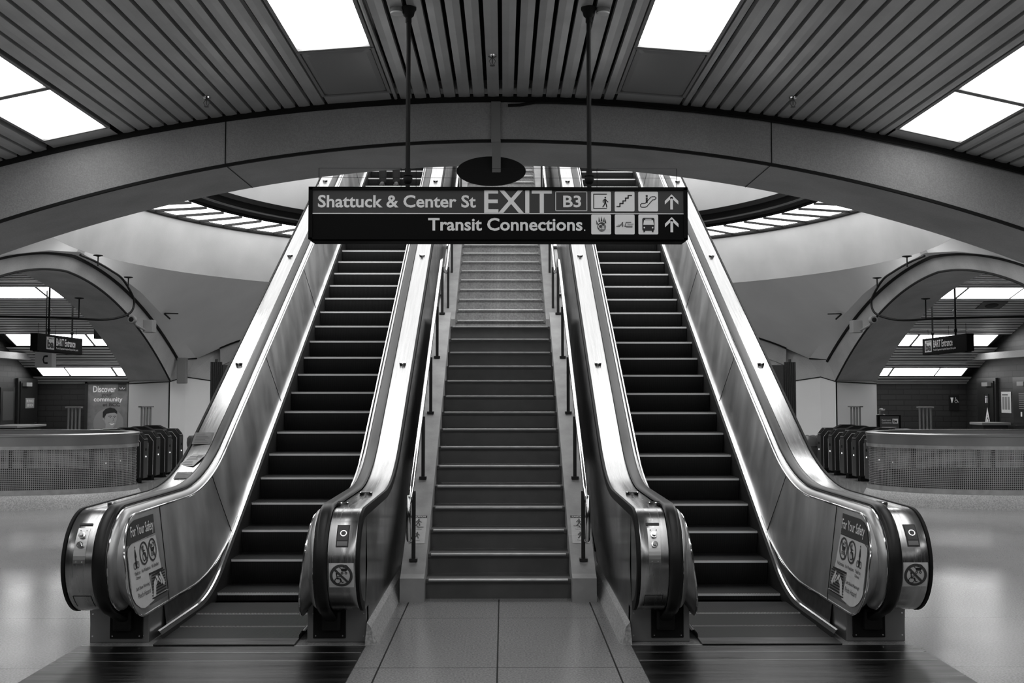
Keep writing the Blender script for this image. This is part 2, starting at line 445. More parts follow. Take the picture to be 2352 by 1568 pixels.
# ---- side hall lights (rows seen through the side arches)
ZS = lambda y: 4.56 - .028 * (y - 18.7) ** 2
def side_light(label, xc, yc, w, hx=.6):
    t = thing('ceiling_light', label, 'light', (xc, yc, ZS(yc) + .01), 0, 'ceiling light panels of the side halls')
    t.rotation_euler = (math.atan(-.056 * (yc - 18.7)), 0, 0)
    mb = MB()
    for a, b, c, d in ((-hx - .01, -hx + .012, -w - .01, w + .01), (hx - .012, hx + .01, -w - .01, w + .01), (-hx, hx, -w - .01, -w + .01), (-hx, hx, w - .01, w + .01)):
        mb.box(a, b, c, d, -.01, .10)
    mb.build('frame', 'frame', t)
    mb = MB(); mb.box(-hx + .02, hx - .02, -w + .015, w - .015, -.012, .03, bev=.008); mb.build('diffuser', 'lampside', t)
for sx in (-1, 1):
    sd = 'left' if sx < 0 else 'right'
    for i, off in enumerate((4.54, 7.28, 8.92)):
        rown = ('nearest', 'middle', 'farthest')[i]
        for j, ox in enumerate((9.55, 10.78, 11.75)):
            pos = ('close to the arch', 'in the middle of its row', 'nearest the side wall')[j]
            side_light(f'glowing panel {pos}, {rown} light row of the {sd} hall', sx * ox, 18.7 + off, (.36, .33, .22)[i], .36 if j == 2 else .6)
    for off in (-4.54, -7.28):
        for ox in (9.55, 10.78, 11.75): side_light(f'lit panel of the {sd} hall out of sight behind the front beam', sx * ox, 18.7 + off, .36, .36 if ox > 11 else .6)

# ---- rotunda: side arches, pendentives, piers, drum, luminous ring
CY = 18.7
def lerp_t(tb, x):
    if x <= tb[0][0]: return tb[0][1]
    for (x0, y0), (x1, y1) in zip(tb[:-1], tb[1:]):
        if x <= x1: return y0 + (y1 - y0) * (x - x0) / (x1 - x0)
    return tb[-1][1]
zS = lambda y: 3.93 - .0485 * max(0, y - 18.4) ** 2
zO = lambda y: 3.99 - .0495 * max(0, y - 18.8) ** 2
zB = lambda y: 4.21 - .0380 * max(0, y - 18.2) ** 2
CT = [(18.7, 4.27), (20.1, 4.11), (21.66, 3.83), (22.9, 3.48), (24.2, 3.06), (25.48, 2.61)]
BT = [(0, 4.27), (2, 4.18), (4, 3.85), (5.5, 3.42), (6.5, 3.05), (6.78, 2.93), (7.4, 2.61)]
NT = 40
def Y_(t, e): return 18.7 + t * (e - 18.7)
T = [i / NT for i in range(NT + 1)]
face, soff, pend, gapm = MB(), MB(), MB(), MB()
upper_wall = MB(); pier, cap = MB(), MB()
for sx in (-1, 1):
    for sy in (-1, 1):
        f = lambda x, y, z: (sx * x, CY + sy * (y - CY), z)
        S_ = [f(7.77, Y_(t, 24.6), zS(Y_(t, 24.6))) for t in T]
        B_ = [f(7.65, Y_(t, 24.85), zB(Y_(t, 24.85))) for t in T]
        O_ = [f(8.87, Y_(t, 25.05), zO(Y_(t, 25.05))) for t in T]
        C_ = [f(7.4 + .13 * (1 - t) ** 2, Y_(t, 25.48), lerp_t(CT, Y_(t, 25.48))) for t in T]
        face.loft([S_, [tuple((Vector(a) * .5 + Vector(b) * .5) + Vector((-sx * .0, 0, 0))) for a, b in zip(S_, B_)], B_])
        soff.loft([[tuple(Vector(a).lerp(Vector(b), k / 4)) for a, b in zip(S_, O_)] for k in range(5)])
        for a0, a1, b0, b1 in zip(B_[:-1], B_[1:], C_[:-1], C_[1:]): pend.face([a0, a1, b1, b0])
        gapm.tube([Vector(p) + Vector((-sx * .01, 0, 0)) for p in S_], .022, 6, caps=False)
        gapm.tube([Vector(p) + Vector((-sx * .01, 0, 0)) for p in B_], .035, 6, caps=False)
        upper_wall.loft([O_, [(p[0], p[1], 4.9) for p in O_]])
        # pendentive body between crease line and rim
        low = C_ + [f(x, CY + 7.4 - .75 * max(0, (x - 5.9)) * .55, lerp_t(BT, x)) for x in [6.9 * (1 - k / NT) for k in range(0, NT + 1)]]
        n = len(low); rim = []
        for i in range(n):
            a = PI / 2 * i / (n - 1); rim.append(f(7.5 * math.cos(a), CY + 7.5 * math.sin(a), 4.30))
        pend.loft([[tuple(Vector(p).lerp(Vector(q), k / 6) ) for p, q in zip(low, rim)] for k in range(7)])
        # back / front inner arch line
        if sy > 0:
            bk = [f(x, 26.1, lerp_t(BT, x)) for x in [7.4 * (1 - k / NT) for k in range(NT + 1)]]
            gapm.tube([Vector(p) + Vector((0, -.03, 0)) for p in low[NT + 1:]], .03, 6, caps=False)
            face.loft([low[NT + 1:], [(p[0], p[1] + .05, p[2] - .42) for p in low[NT + 1:]]])
            soff.loft([[(p[0], p[1] + .05, p[2] - .42) for p in low[NT + 1:]], [(p[0], 27.4, p[2] - .42) for p in low[NT + 1:]]])
            # pier
            P2 = [(8.87, 25.05), (7.77, 24.6), (7.55, 25.1), (6.98, 25.67), (6.35, 26.15), (6.35, 27.4), (8.87, 27.4)]
            zt = [2.0, 2.04, 2.16, 2.06, 2.0, 2.0, 2.0]
            lo = [f(x, y, 0) for x, y in P2]; hi = [f(x, y, z) for (x, y), z in zip(P2, zt)]
            pier.loft([lo, hi], closed=True)
            tp = [(8.87, 25.05, 2.02), (7.65, 24.85, 2.57), (7.4, 25.48, 2.61), (6.88, 26.0, 2.90), (6.35, 26.1, 3.10), (6.35, 27.4, 3.1), (8.87, 27.4, 3.1)]
            cap.loft([hi, [f(*q) for q in tp]], closed=True)
            j1 = [Vector(p) + Vector((0, -.012, .0)) for p in hi[:5]]
            gapm.tube(j1, .012, 6)
            gapm.tube([f(7.765, 24.585, 0), f(7.765, 24.585, 2.04)], .016, 6)
            gapm.tube([f(7.65, 24.84, 2.57), f(7.4, 25.46, 2.61)], .02, 6)
struct(face, 'wall_side_arch_faces', 'soffit', smooth=True)
struct(soff, 'wall_side_arch_soffits', 'soffit', smooth=True)
struct(pend, 'ceiling_pendentives', 'pend', smooth=True, crease=11)
mb = MB()
for sx in (-1, 1):
    mb.tube([(sx * 7.35, 22.85, 3.50), (sx * 7.08, 22.95, 3.50)], .014, 6); mb.tube([(sx * 7.35, 22.85, 3.49), (sx * 7.31, 23.1, 3.40)], .018, 6)
struct(mb, 'trim_12', 'gap')
struct(gapm, 'trim_5', 'gap')
struct(upper_wall, 'wall_above_side_arches', 'soffit')
struct(pier, 'wall_corner_piers', 'pier')
struct(cap, 'wall_pier_capitals', 'soffit')
# rust-dark slots at the pendentive edge (open joint marks)
def ringline(r, z, n=160, a0=0, a1=2 * PI): return [(r * math.cos(a0 + (a1 - a0) * i / n), CY + r * math.sin(a0 + (a1 - a0) * i / n), z) for i in range(n + 1)]
mb = MB(); mb.loft([ringline(7.5, 4.30), ringline(7.42, 4.6), ringline(7.3, 5.0), ringline(7.2, 5.36)]); struct(mb, 'wall_rotunda_drum', 'plaster', smooth=True)
mb = MB(); mb.tube(ringline(7.19, 5.36), .045, 8, caps=False); mb.tube(ringline(6.0, 5.40), .03, 8, caps=False)
mb.loft([ringline(5.83, 5.50), ringline(5.74, 5.66)]); mb.loft([ringline(5.7, 6.52), ringline(5.7, 6.60)]); mb.loft([ringline(7.2, 5.5), ringline(6.0, 5.5)])  # band below the upper drum: shade put in as black
struct(mb, 'trim_6', 'gap')
mb = MB(); mb.loft([ringline(6.0, 5.43), ringline(5.98, 5.47), ringline(5.84, 5.47)]); struct(mb, 'trim_7', 'signgrey', smooth=True)
mb = MB(); mb.tube(ringline(5.84, 5.485), .022, 6, caps=False); struct(mb, 'trim_8', 'rail')
mb = MB(); mb.loft([ringline(5.74, 5.64), ringline(5.7, 6.52)]); struct(mb, 'wall_rotunda_upper_drum', 'pend', smooth=True)
mb = MB(); mb.loft([ringline(5.72, 6.60), ringline(5.72, 7.5), ringline(5.95, 7.5), ringline(5.95, 6.6)]); struct(mb, 'wall_rotunda_parapet', 'plaster', smooth=True)
lr = thing('ring_light', 'segmented luminous ring under the rotunda opening, above the escalators', 'light', (0, CY, 5.39))
nseg = 66
for i in range(nseg):
    a0, a1 = 2 * PI * i / nseg + .0015, 2 * PI * (i + 1) / nseg - .0015
    P = lambda r, a, z: (r * math.cos(a), r * math.sin(a), z)
    mb = MB(); mb.loft([[P(7.16, a0, 0), P(7.16, a1, 0)], [P(6.6, a0, 0), P(6.6, a1, 0)], [P(6.03, a0, 0), P(6.03, a1, 0)]])
    mb.build('diffuser', 'ring', lr)
for i in range(nseg):
    mb = MB()
    a = 2 * PI * i / nseg
    c, s_ = math.cos(a), math.sin(a); w = .018
    mb.loft([[(7.18 * c - w * s_, 7.18 * s_ + w * c, -.05), (6.0 * c - w * s_, 6.0 * s_ + w * c, -.05)], [(7.18 * c + w * s_, 7.18 * s_ - w * c, -.05), (6.0 * c + w * s_, 6.0 * s_ - w * c, -.05)]])
    mb.loft([[(7.18 * c - w * s_, 7.18 * s_ + w * c, -.05), (6.0 * c - w * s_, 6.0 * s_ + w * c, -.05)], [(7.18 * c - w * s_, 7.18 * s_ + w * c, .01), (6.0 * c - w * s_, 6.0 * s_ + w * c, .01)]])
    mb.build('glazing_bar', 'black', lr)
# unseen slab with round hole, added to keep the sky out of the halls
mb = MB(); n = 160
sq = []
for i in range(n + 1):
    a = 2 * PI * i / n; c, s_ = math.cos(a), math.sin(a); q = 14 / max(abs(c), abs(s_)); sq.append((q * c, CY + q * s_, 4.95))
mb.loft([ringline(7.42, 4.95, n), sq]); mb.face([(-14, -9.4, 4.95), (14, -9.4, 4.95), (14, 4.72, 4.95), (-14, 4.72, 4.95)]); struct(mb, 'ceiling_sky_seal', 'concrete')
mb = MB(); n = 160; mb.loft([ringline(7.19, 5.42, n), ringline(7.19, 5.6, n), ringline(5.72, 5.6, n), ringline(5.72, 5.7, n)]); struct(mb, 'ceiling_ring_cover', 'black')
# ---- outer walls of the side halls
BW = brick_mat('dark_brick_back', .016, .011, .003, 'x'); BS = brick_mat('dark_brick_side', .017, .012, .004, 'y')
mb = MB(); mb.box(-12.6, 12.6, 28.2, 28.4, 0, 4.95); struct(mb, 'wall_back', BW)
for sx, nm in ((-1, 'wall_left'), (1, 'wall_right')):
    mb = MB(); a, b = sorted((sx * 12.4, sx * 12.6)); mb.box(a, b, YF - .2, 28.2, 0, 4.95); struct(mb, nm, BS)
    mb = MB(); a, b = sorted((sx * 8.7, sx * 12.5)); mb.box(a, b, YF - .3, YF - .1, 0, 4.95); struct(mb, nm + '_return', BS)
    mb = MB(); a, b = sorted((sx * 12.05, sx * 12.4)); mb.box(a, b, 20, 28.2, 2.62, 2.78); struct(mb, 'trim_9', 'concrete')
    mb = MB(); a, b = sorted((sx * 8.6, sx * 12.4)); mb.box(a, b, 28.1, 28.2, 2.16, 2.22); struct(mb, 'trim_10', 'trim')
# upper landing at street level
mb = MB(); mb.box(-3.4, 3.4, 20.9, 24.6, 6.2, 6.46); struct(mb, 'floor_upper_landing', 'floor')

# ================================================================== ESCALATORS
TAN = math.tan(PI / 6)
YEND = 20.9
def kz(y, zl, yk, R):
    t = R * math.tan(PI / 12)
    if y <= yk - t: return zl
    c = yk - t
    if y >= c + R * .5: return zl + (y - yk) * TAN
    return zl + R - math.sqrt(R * R - (y - c) ** 2)
def bpath(a0=255, ZL=.99, YK=9.33, R=2.5, yc=7.42, r=.38, tail=None):
    zc = ZL - r; pts = []
    if tail: pts += tail
    n = 26
    for i in range(n + 1):
        a = math.radians(a0 + (90 - a0) * i / n); pts.append((yc + r * math.cos(a), zc + r * math.sin(a), math.cos(a), math.sin(a)))
    c = YK - R * math.tan(PI / 12)
    for k in range(1, 6): pts.append((yc + (c - yc) * k / 5, ZL, 0, 1))
    for k in range(1, 11):
        a = PI / 6 * k / 10; pts.append((c + R * math.sin(a), ZL + R - R * math.cos(a), -math.sin(a), math.cos(a)))
    y0, z0 = pts[-1][0], pts[-1][1]
    for k in range(1, 9):
        y = y0 + (YEND - y0) * k / 8; pts.append((y, z0 + (y - y0) * TAN, -.5, math.cos(PI / 6)))
    return pts
def sweep(mb, path, sec, sd, closed=False, mi=0):
    mb.loft([[(sd * u, y + n * ny, z + n * nz) for u, n in sec] for y, z, ny, nz in path], closed=closed, mi=mi)

def ridged(mb, x0, x1, pitch, f, depthv):
    pass
def make_step():
    """tread with cleats at the origin (nosing line), riser below"""
    n = 104; hw = .483; p = 2 * hw / n; sec = []
    for i in range(n):
        x = -hw + i * p
        sec += [(x, -.007), (x + .0002, 0), (x + p * .5, 0), (x + p * .5 + .0002, -.007)]
    t = MB()
    t.loft([[(x, 0, z) for x, z in sec], [(x, .42, z) for x, z in sec]])
    o = t.build('step', 'tread')
    t = MB()
    t.loft([[(x, 0, z) for x, z in sec], [(x, -.001, z - .017) for x, z in sec]])
    t.box(-hw, hw, .0, .006, -.022, -.007)
    s2 = t.build('nosing', 'nosing', o)
    t = MB(); rows = []
    for k in range(7):
        q = k / 6; yy = .004 + .05 * q * q
        rows.append([(x, yy + (0 if z == 0 else .006), -.012 - q * .22) for x, z in sec])
    t.loft(rows); t.build('riser', 'riser', o)
    return o

def newel_f(sd, sgn=1, r=.35, yc=7.42, zc=.61):
    # decal surface on the newel front; a = u coordinate (towards +X on screen handled by caller), b = height along the arc
    def f(a, b, h):
        th = PI - (b) / r
        return (a, yc + (r + h) * math.cos(th), zc + (r + h) * math.sin(th))
    return f

def build_balustrade(esc, sd, tags):
    """sd=+1: balustrade on the +X side of the step band, -1 on the -X side. Local X=0 is the escalator centre line."""
    P0 = bpath()
    # outer deck (main mesh)
    mb = MB()
    sweep(mb, bpath(262), [(.765, -.05), (.775, -.03), (.86, -.03), (.955, -.03), (.965, -.036)], sd)
    deck = mb.build('balustrade', 'deck', esc, smooth=True)
    # handrail
    tail = [(7.60, .135, -.94 * 0 + .0, 0)] if False else None
    e = P0[0]; d = (e[3] * -1, e[2])
    tl = []
    for k in (0.30, .15): tl.append((e[0] + k * .96, e[1] - k * .42, e[2], e[3]))
    hp = tl + P0
    mb = MB(); sweep(mb, hp, [(.690, -.022), (.687, -.008), (.694, .001), (.710, .006), (.752, .006), (.768, .001), (.775, -.008), (.772, -.022), (.752, -.026), (.710, -.026)], sd, closed=True)
    mb.build('handrail', 'rubber', deck, smooth=True)
    # inner quarter round of the newel / inner deck
    mb = MB(); sweep(mb, bpath(262), [(.71, -.03), (.690, -.03), (.672, -.034), (.655, -.045), (.643, -.062), (.637, -.085)], sd)
    mb.build('inner_deck', 'steel', deck, smooth=True)
    # bright inner lip lines
    mb = MB(); sweep(mb, P0, [(.686, -.026), (.680, -.022), (.676, -.028), (.68, -.034)], sd, closed=True); mb.build('handrail_guide', 'chrome', deck, smooth=True)
    # inner panel
    ys = [7.165 + .0145 * i for i in range(21)] + [7.46 + .09 * i for i in range(1, 28)] + [9.9 + i * .55 for i in range(21)]
    ys = [y for y in ys if y <= YEND]
    def zt(y):
        z = kz(y, .915, 9.29, 2.4)
        if y < 7.46: z = .615 + math.sqrt(max(0, .3 ** 2 - (7.46 - y) ** 2))
        return z
    def zb(y):
        if y < 7.46: return .515 - math.sqrt(max(0, .3 ** 2 - (7.46 - y) ** 2))
        return kz(y, .215, 9.21, 2.6)
    def ub(y):
        q = min(1, max(0, (y - 8.0) / 1.9)); q = q * q * (3 - 2 * q); return .552 - .020 * q
    mb = MB()
    def uz(y, z):
        b_, t_ = kz(y, .215, 9.21, 2.6), kz(y, .915, 9.29, 2.4); k = min(1, max(0, (z - b_) / (t_ - b_)))
        return ub(y) + (.637 - ub(y)) * k
    rows = []
    for y in ys:
        rows.append([(sd * uz(y, zb(y) + (zt(y) - zb(y)) * k / 6), y, zb(y) + (zt(y) - zb(y)) * k / 6) for k in range(7)])
    mb.loft(rows); mb.build('inner_panel', 'panel', deck, smooth=True)
    mb = MB()                                       # upright butt joints between the panel sheets
    for y in (7.98, 9.55, 11.6, 13.7, 15.8, 17.9):
        dy = (0 if y < 8.5 else -.30) * 1
        a = []
        for k in range(7):
            q = k / 6; yy = y + dy * (q - .5); zz = zb(yy) + (zt(yy) - zb(yy)) * q; a.append((sd * (uz(yy, zz) - .001), yy, zz))
        mb.tube(a, .0035, 5); mb.build('panel_joint', 'gap', deck); mb = MB()
    mb = MB()                                       # chrome bead around the panel
    out = [(sd * (uz(y, zt(y)) - .003), y, zt(y)) for y in ys[::-1]] + [(sd * (uz(y, zb(y)) - .003), y, zb(y)) for y in ys if y < 10.1]
    mb.tube(out, .0075, 8); mb.build('panel_bead', 'chrome', deck, smooth=True)
    # surface that closes the gap bead -> quarter round on newel
    mb = MB(); tops = [(sd * .637, y, zt(y)) for y in ys]
    # front filler between quarter-round inner edge and bead
    q = bpath(262); L1 = [(sd * .637, y + -.085 * ny, z + -.085 * nz) for y, z, ny, nz in q]
    L2 = []
    for i_, (y, z, ny, nz) in enumerate(q):
        if i_ <= 26:
            yy, zz = 7.46 + .3 * ny, (.615 if nz >= 0 else .515) + .3 * nz
        else: yy = y - .07 * ny; zz = zt(yy)
        L2.append((sd * uz(max(yy, 7.165), zz), yy, zz))
    mb.loft([L1, L2]); mb.build('newel_cover', 'steel', deck, smooth=True)
    # lower dirty panel, ledge and skirt
    ys2 = [7.86 + .06 * i for i in range(36)]
    mb = MB(); zl = lambda y: kz(y, .06, 8.94, 1.5)
    mb.loft([[(sd * .53, y, zl(y)) for y in ys2], [(sd * ub(y), y, zb(y)) for y in ys2]]); mb.build('lower_panel', 'dirty', deck)
    ys3 = [7.62 + .06 * i for i in range(40)] + [10.2 + i * .8 for i in range(1, 14)]
    ys3 = [min(y, YEND) for y in ys3]
    mb = MB()
    mb.loft([[(sd * .533, y, zl(y) + .004) for y in ys3], [(sd * .515, y, zl(y) + .012) for y in ys3], [(sd * .503, y, zl(y) + .006) for y in ys3], [(sd * .503, y, zl(y) - .01) for y in ys3]])
    mb.build('skirt_ledge', 'chrome', deck, smooth=True)
    mb = MB(); mb.loft([[(sd * .502, y, zl(y)) for y in ys3], [(sd * .487, y, zl(y) - .02) for y in ys3], [(sd * .487, y, max(-.03, zl(y) - .42)) for y in ys3]])
    mb.build('skirt_panel', 'riser', deck)
    # outer trim and cladding
    mb = MB(); sweep(mb, bpath(262), [(.965, -.036), (.966, -.026), (.985, -.026), (.988, -.04), (.985, -.09)], sd); mb.build('edge_trim', 'black' , deck, smooth=True)
    mb = MB()
    P = bpath(262); top = []
    for y, z, ny, nz in P: top.append((y - .05 * ny, z - .05 * nz))
    arc = top[:27]; rest = top[27:]
    bot = lambda y: max(.15, kz(y, .99, 9.33, 2.5) - 1.55)
    # newel part as n-gon fan to centre, rest as strip
    ctr = (7.5, .55)
    for a, b in zip(arc[:-1], arc[1:]): mb.face([(sd * .985, a[0], a[1]), (sd * .985, b[0], b[1]), (sd * .985, *ctr)])
    strip = [arc[-1], (7.58, arc[-1][1]), (7.60, arc[-1][1])] + rest
    outer_side = 'two_buttons' not in tags
    bot0 = bot; bot = lambda y: .26 if y < 7.59 else (0.0 if outer_side and y < 9.6 else bot0(y))
    mb.loft([[(sd * .985, y, z) for y, z in strip], [(sd * .985, y, (z + bot(y)) / 2) for y, z in strip], [(sd * .985, y, bot(y)) for y, z in strip]])
    mb.face([(sd * .985, *ctr), (sd * .985, *arc[-1]), (sd * .985, 7.42, .26)]); mb.face([(sd * .985, *ctr), (sd * .985, 7.42, .26), (sd * .985, *arc[0])])
    mb.build('side_cladding', 'darksteel', deck, smooth=False)
    # base box with handrail inlet
    mb = MB(); a, b = sorted((sd * .557, sd * .975)); mb.box(a, b, 7.56, 8.0, 0, .30, bev=.006); base = mb.build('newel_base', 'base', deck)
    mb = MB(); c0, c1 = sorted((sd * .60, sd * .83)); mb.box(c0 + 0, c1 - 0, 7.545, 7.56, .03, .27, bev=.006)
    inl = mb.build('handrail_inlet', 'black', deck)
    mb = MB(); c0, c1 = sorted((sd * .665, sd * .80)); mb.box(c0, c1, 7.50, 7.55, .09, .24, bev=.02); mb.build('inlet_brush', 'rubber', deck)
    mb = MB()
    for uu in (.60, .955):
        for zz in (.045, .20): mb.lathe([(0, 0), (.006, 0), (.006, .004), (0, .005)], (sd * uu, 7.558, zz), 8, 'y')
    for uu in (.62, .81): mb.lathe([(0, 0), (.005, 0), (.005, -.006), (0, -.006)], (sd * uu, 7.546, .05), 8, 'y')
    mb.build('screw', 'chrome', deck)
    # deck bollards
    for y in (7.52, 8.30, 11.25, 13.85, 16.5):
        if y == 8.30 and 'two_buttons' not in tags: continue
        mb = MB(); z = kz(y, .96, 9.34, 2.5); u = .87 if y > 8 else .80
        if y > 8.4: mb.lathe([(0, .030), (.034, .030), (.038, .025), (.038, -.02)], n=20)
        else: mb.lathe([(0, .03), (.045, .03), (.05, .026), (.05, -.01)], n=20)
        bt = mb.build('deck_button', 'chrome', deck, smooth=True); bt.location = (sd * u, y, z)
        if y > 8.4: bt.rotation_euler = (PI / 9, 0, 0)
    if sd < 0 and 'left' in tags or sd > 0 and 'right' in tags: pass
    return deck

def safety_sticker(deck, sd, mirror):
    """sticker on the flat front of the inner panel; a = distance from the left edge as read, b = height"""
    def f(a, b, h):
        y = (7.215 + a) if not mirror else (7.975 - a)
        return (sd * (.5485 - h * 1.0 + .085 * (b - .215) / .70), y, b)
    d = Decal(f, .0012); W_ = .76
    A = (lambda a: a) if not mirror else (lambda a: W_ - a)
    def pl(pts, c): d.poly([(A(x), y) for x, y in pts], c)
    # outer grey backing with rounded front corners (front edge = small a)
    pl([(.0, .44), (.0, .66), (.02, .75), (.07, .82), (.14, .86), (.22, .875), (.60, .875), (.60, .72), (.02, .72), (.02, .40)], 'signgrey')
    pl([(.0, .44), (.005, .66), (.03, .70), (.10, .725), (.60, .735), (.66, .46), (.05, .455), (.04, .44)], 'sticker')
    pl([(.0, .44), (.05, .455), (.38, .46), (.44, .28), (.24, .262), (.16, .28), (.08, .32), (.03, .37)], 'sticker')
    d.up()
    # foot artwork
    for k in range(9):
        b = .29 + k * .0195; pl([(.40 + .006 * k, b), (.72, b), (.72, b + .010), (.40 + .006 * k, b + .010)], 'ink')
    pl([(.38, .462), (.69, .458), (.69, .474), (.38, .478)], 'ink')
    d.up()
    pl([(.42, .30), (.46, .40), (.52, .44), (.60, .425), (.66, .38), (.62, .36), (.56, .40), (.50, .37), (.48, .30)], 'sticker')
    pl([(.60, .45), (.62, .455), (.68, .39), (.70, .36), (.67, .345), (.63, .38)], 'sticker')
    d.up()
    d.line([(A(.50), .435), (A(.53), .40), (A(.54), .36)], .008, 'ink'); d.line([(A(.56), .43), (A(.60), .39), (A(.61), .36)], .008, 'ink')
    # writing
    if not mirror:
        d.text('For Your Safety', .10, .745, .57, .84, 'signwhite', .01)
        d.text('Yield to', .10, .505, .21, .53, 'ink', .01); d.text('Others', .12, .475, .21, .497, 'ink', .01)
        d.text('No Wheelchairs', .24, .505, .42, .53, 'ink', .01); d.text('No Strollers', .45, .505, .60, .53, 'ink', .01)
        d.text('Soft Shoe Warning!', .10, .395, .37, .425, 'ink', .01); d.text('Pinch Hazard', .13, .345, .38, .38, 'ink')
        bk, wc, st = .15, .32, .50
    else:
        d.text('For Your Safety', W_ - .58, .745, W_ - .10, .84, 'signwhite', .01)
        d.text('Yield to', W_ - .21, .505, W_ - .10, .53, 'ink', .01); d.text('Others', W_ - .21, .475, W_ - .12, .497, 'ink', .01)
        d.text('No Wheelchairs', W_ - .42, .505, W_ - .24, .53, 'ink', .01); d.text('No Strollers', W_ - .60, .505, W_ - .45, .53, 'ink', .01)
        d.text('Soft Shoe Warning!', W_ - .38, .395, W_ - .10, .425, 'ink', .01); d.text('Pinch Hazard', W_ - .38, .345, W_ - .14, .38, 'ink')
        bk, wc, st = W_ - .15, W_ - .32, W_ - .50
    bike_icon(d, bk, .545, .155, 'ink')
    for c in (wc, st): d.ringc(c, .63, .068, .082, 'inkgrey', 28, 1.05)
    wheelchair_icon(d, wc, .575, .11, 'ink'); stroller_icon(d, st, .575, .12, 'ink', 1)
    d.up()
    for c in (wc, st): d.line([(c - .055, .69), (c + .055, .57)], .011, 'inkgrey')
    root = None
    obs = d.build(deck, {'sticker': 'safety_sticker', 'signgrey': 'sticker_header', 'ink': 'sticker_print', 'inkgrey': 'sticker_symbol', 'signwhite': 'sticker_lettering'})
    for o in obs: o['label'] = 'safety sticker with warning symbols'

def newel_things(deck, uc, kind, hw=.082):
    # uc: signed local x of the centre of the steel newel band
    f0 = newel_f(1)
    if kind == 'window':
        d = Decal(f0, .002)
        d.rect(uc - .042, .125, uc + .042, .290, 'ink', nb=6); d.up(); d.rect(uc - .034, .135, uc + .034, .165, 'midgrey', nb=2); d.rect(uc - .034, .172, uc + .034, .282, 'inkgrey', nb=5); d.up()
        d.ringc(uc + .004, .222, .017, .022, 'glow', 24)
        for o in d.build(deck, {'ink': 'display_window', 'inkgrey': 'display_glass', 'midgrey': 'display_glass', 'glow': 'display_ring'}): o['label'] = 'lit ring in a dark display window'
        d = Decal(f0, .002)
        d.rect(uc - hw, -.145, uc + hw, .022, 'sticker', nb=8); d.up()
        d.ringc(uc, -.062, .058, .076, 'inkgrey', 36)
        stroller_icon(d, uc + .018, -.058, .075, 'ink', -1 if False else 1); wheelchair_icon(d, uc - .024, -.118, .075, 'ink'); d.up()
        d.line([(uc - .045, -.018), (uc, -.062), (uc + .045, -.106)], .015, 'inkgrey')
        for o in d.build(deck, {'sticker': 'prohibition_sticker', 'inkgrey': 'prohibition_ring', 'ink': 'prohibition_symbol'}): o['label'] = 'square sticker, strollers and wheelchairs barred'
    else:
        d = Decal(f0, .002)
        d.rect(uc - .04, .02, uc + .04, .265, 'steelplate', nb=10); d.up()
        d.rect(uc - .045, .285, uc + .045, .305, 'ink', nb=1)
        for o in d.build(deck, {'steelplate': 'key_plate', 'ink': 'name_plate'}): o['label'] = 'riveted steel key switch plate'
        for b in (.205, .140):
            th = PI - b / .35; cy, cz = 7.42 + .352 * math.cos(th), .61 + .352 * math.sin(th)
            mb = MB(); dr = Vector((0, math.cos(th), math.sin(th)))
            c = Vector((uc, cy, cz)); mb.tube([c, c + dr * .018, c + dr * .0181, c + dr * .034], [.022, .022, .014, .012], 16); mb.build('key_switch', 'chrome', deck, smooth=True)
        mb = MB()
        for a in (-.02, .02):
            for b in (.03, .245):
                th = PI - b / .35; mb.lathe([(0, -.003), (.004, -.003), (.004, .004)], (uc + a, 7.42 + .353 * math.cos(th), .61 + .353 * math.sin(th)), 8, 'y')
        mb.build('screw', 'chrome', deck)
        d = Decal(f0, .0015)                         # removable lower cover, shown by its joint
        for q in ((uc - .06, -.22, uc + .06, -.2165), (uc - .0615, -.34, uc - .058, -.2165), (uc + .058, -.34, uc + .0615, -.2165)): d.rect(*q, 'gap', nb=6)
        for o in d.build(deck, {'gap': 'access_cover_joint'}): pass
M['steelplate'] = mat('key_plate_steel', .5, .3, metal=1., var=.05)

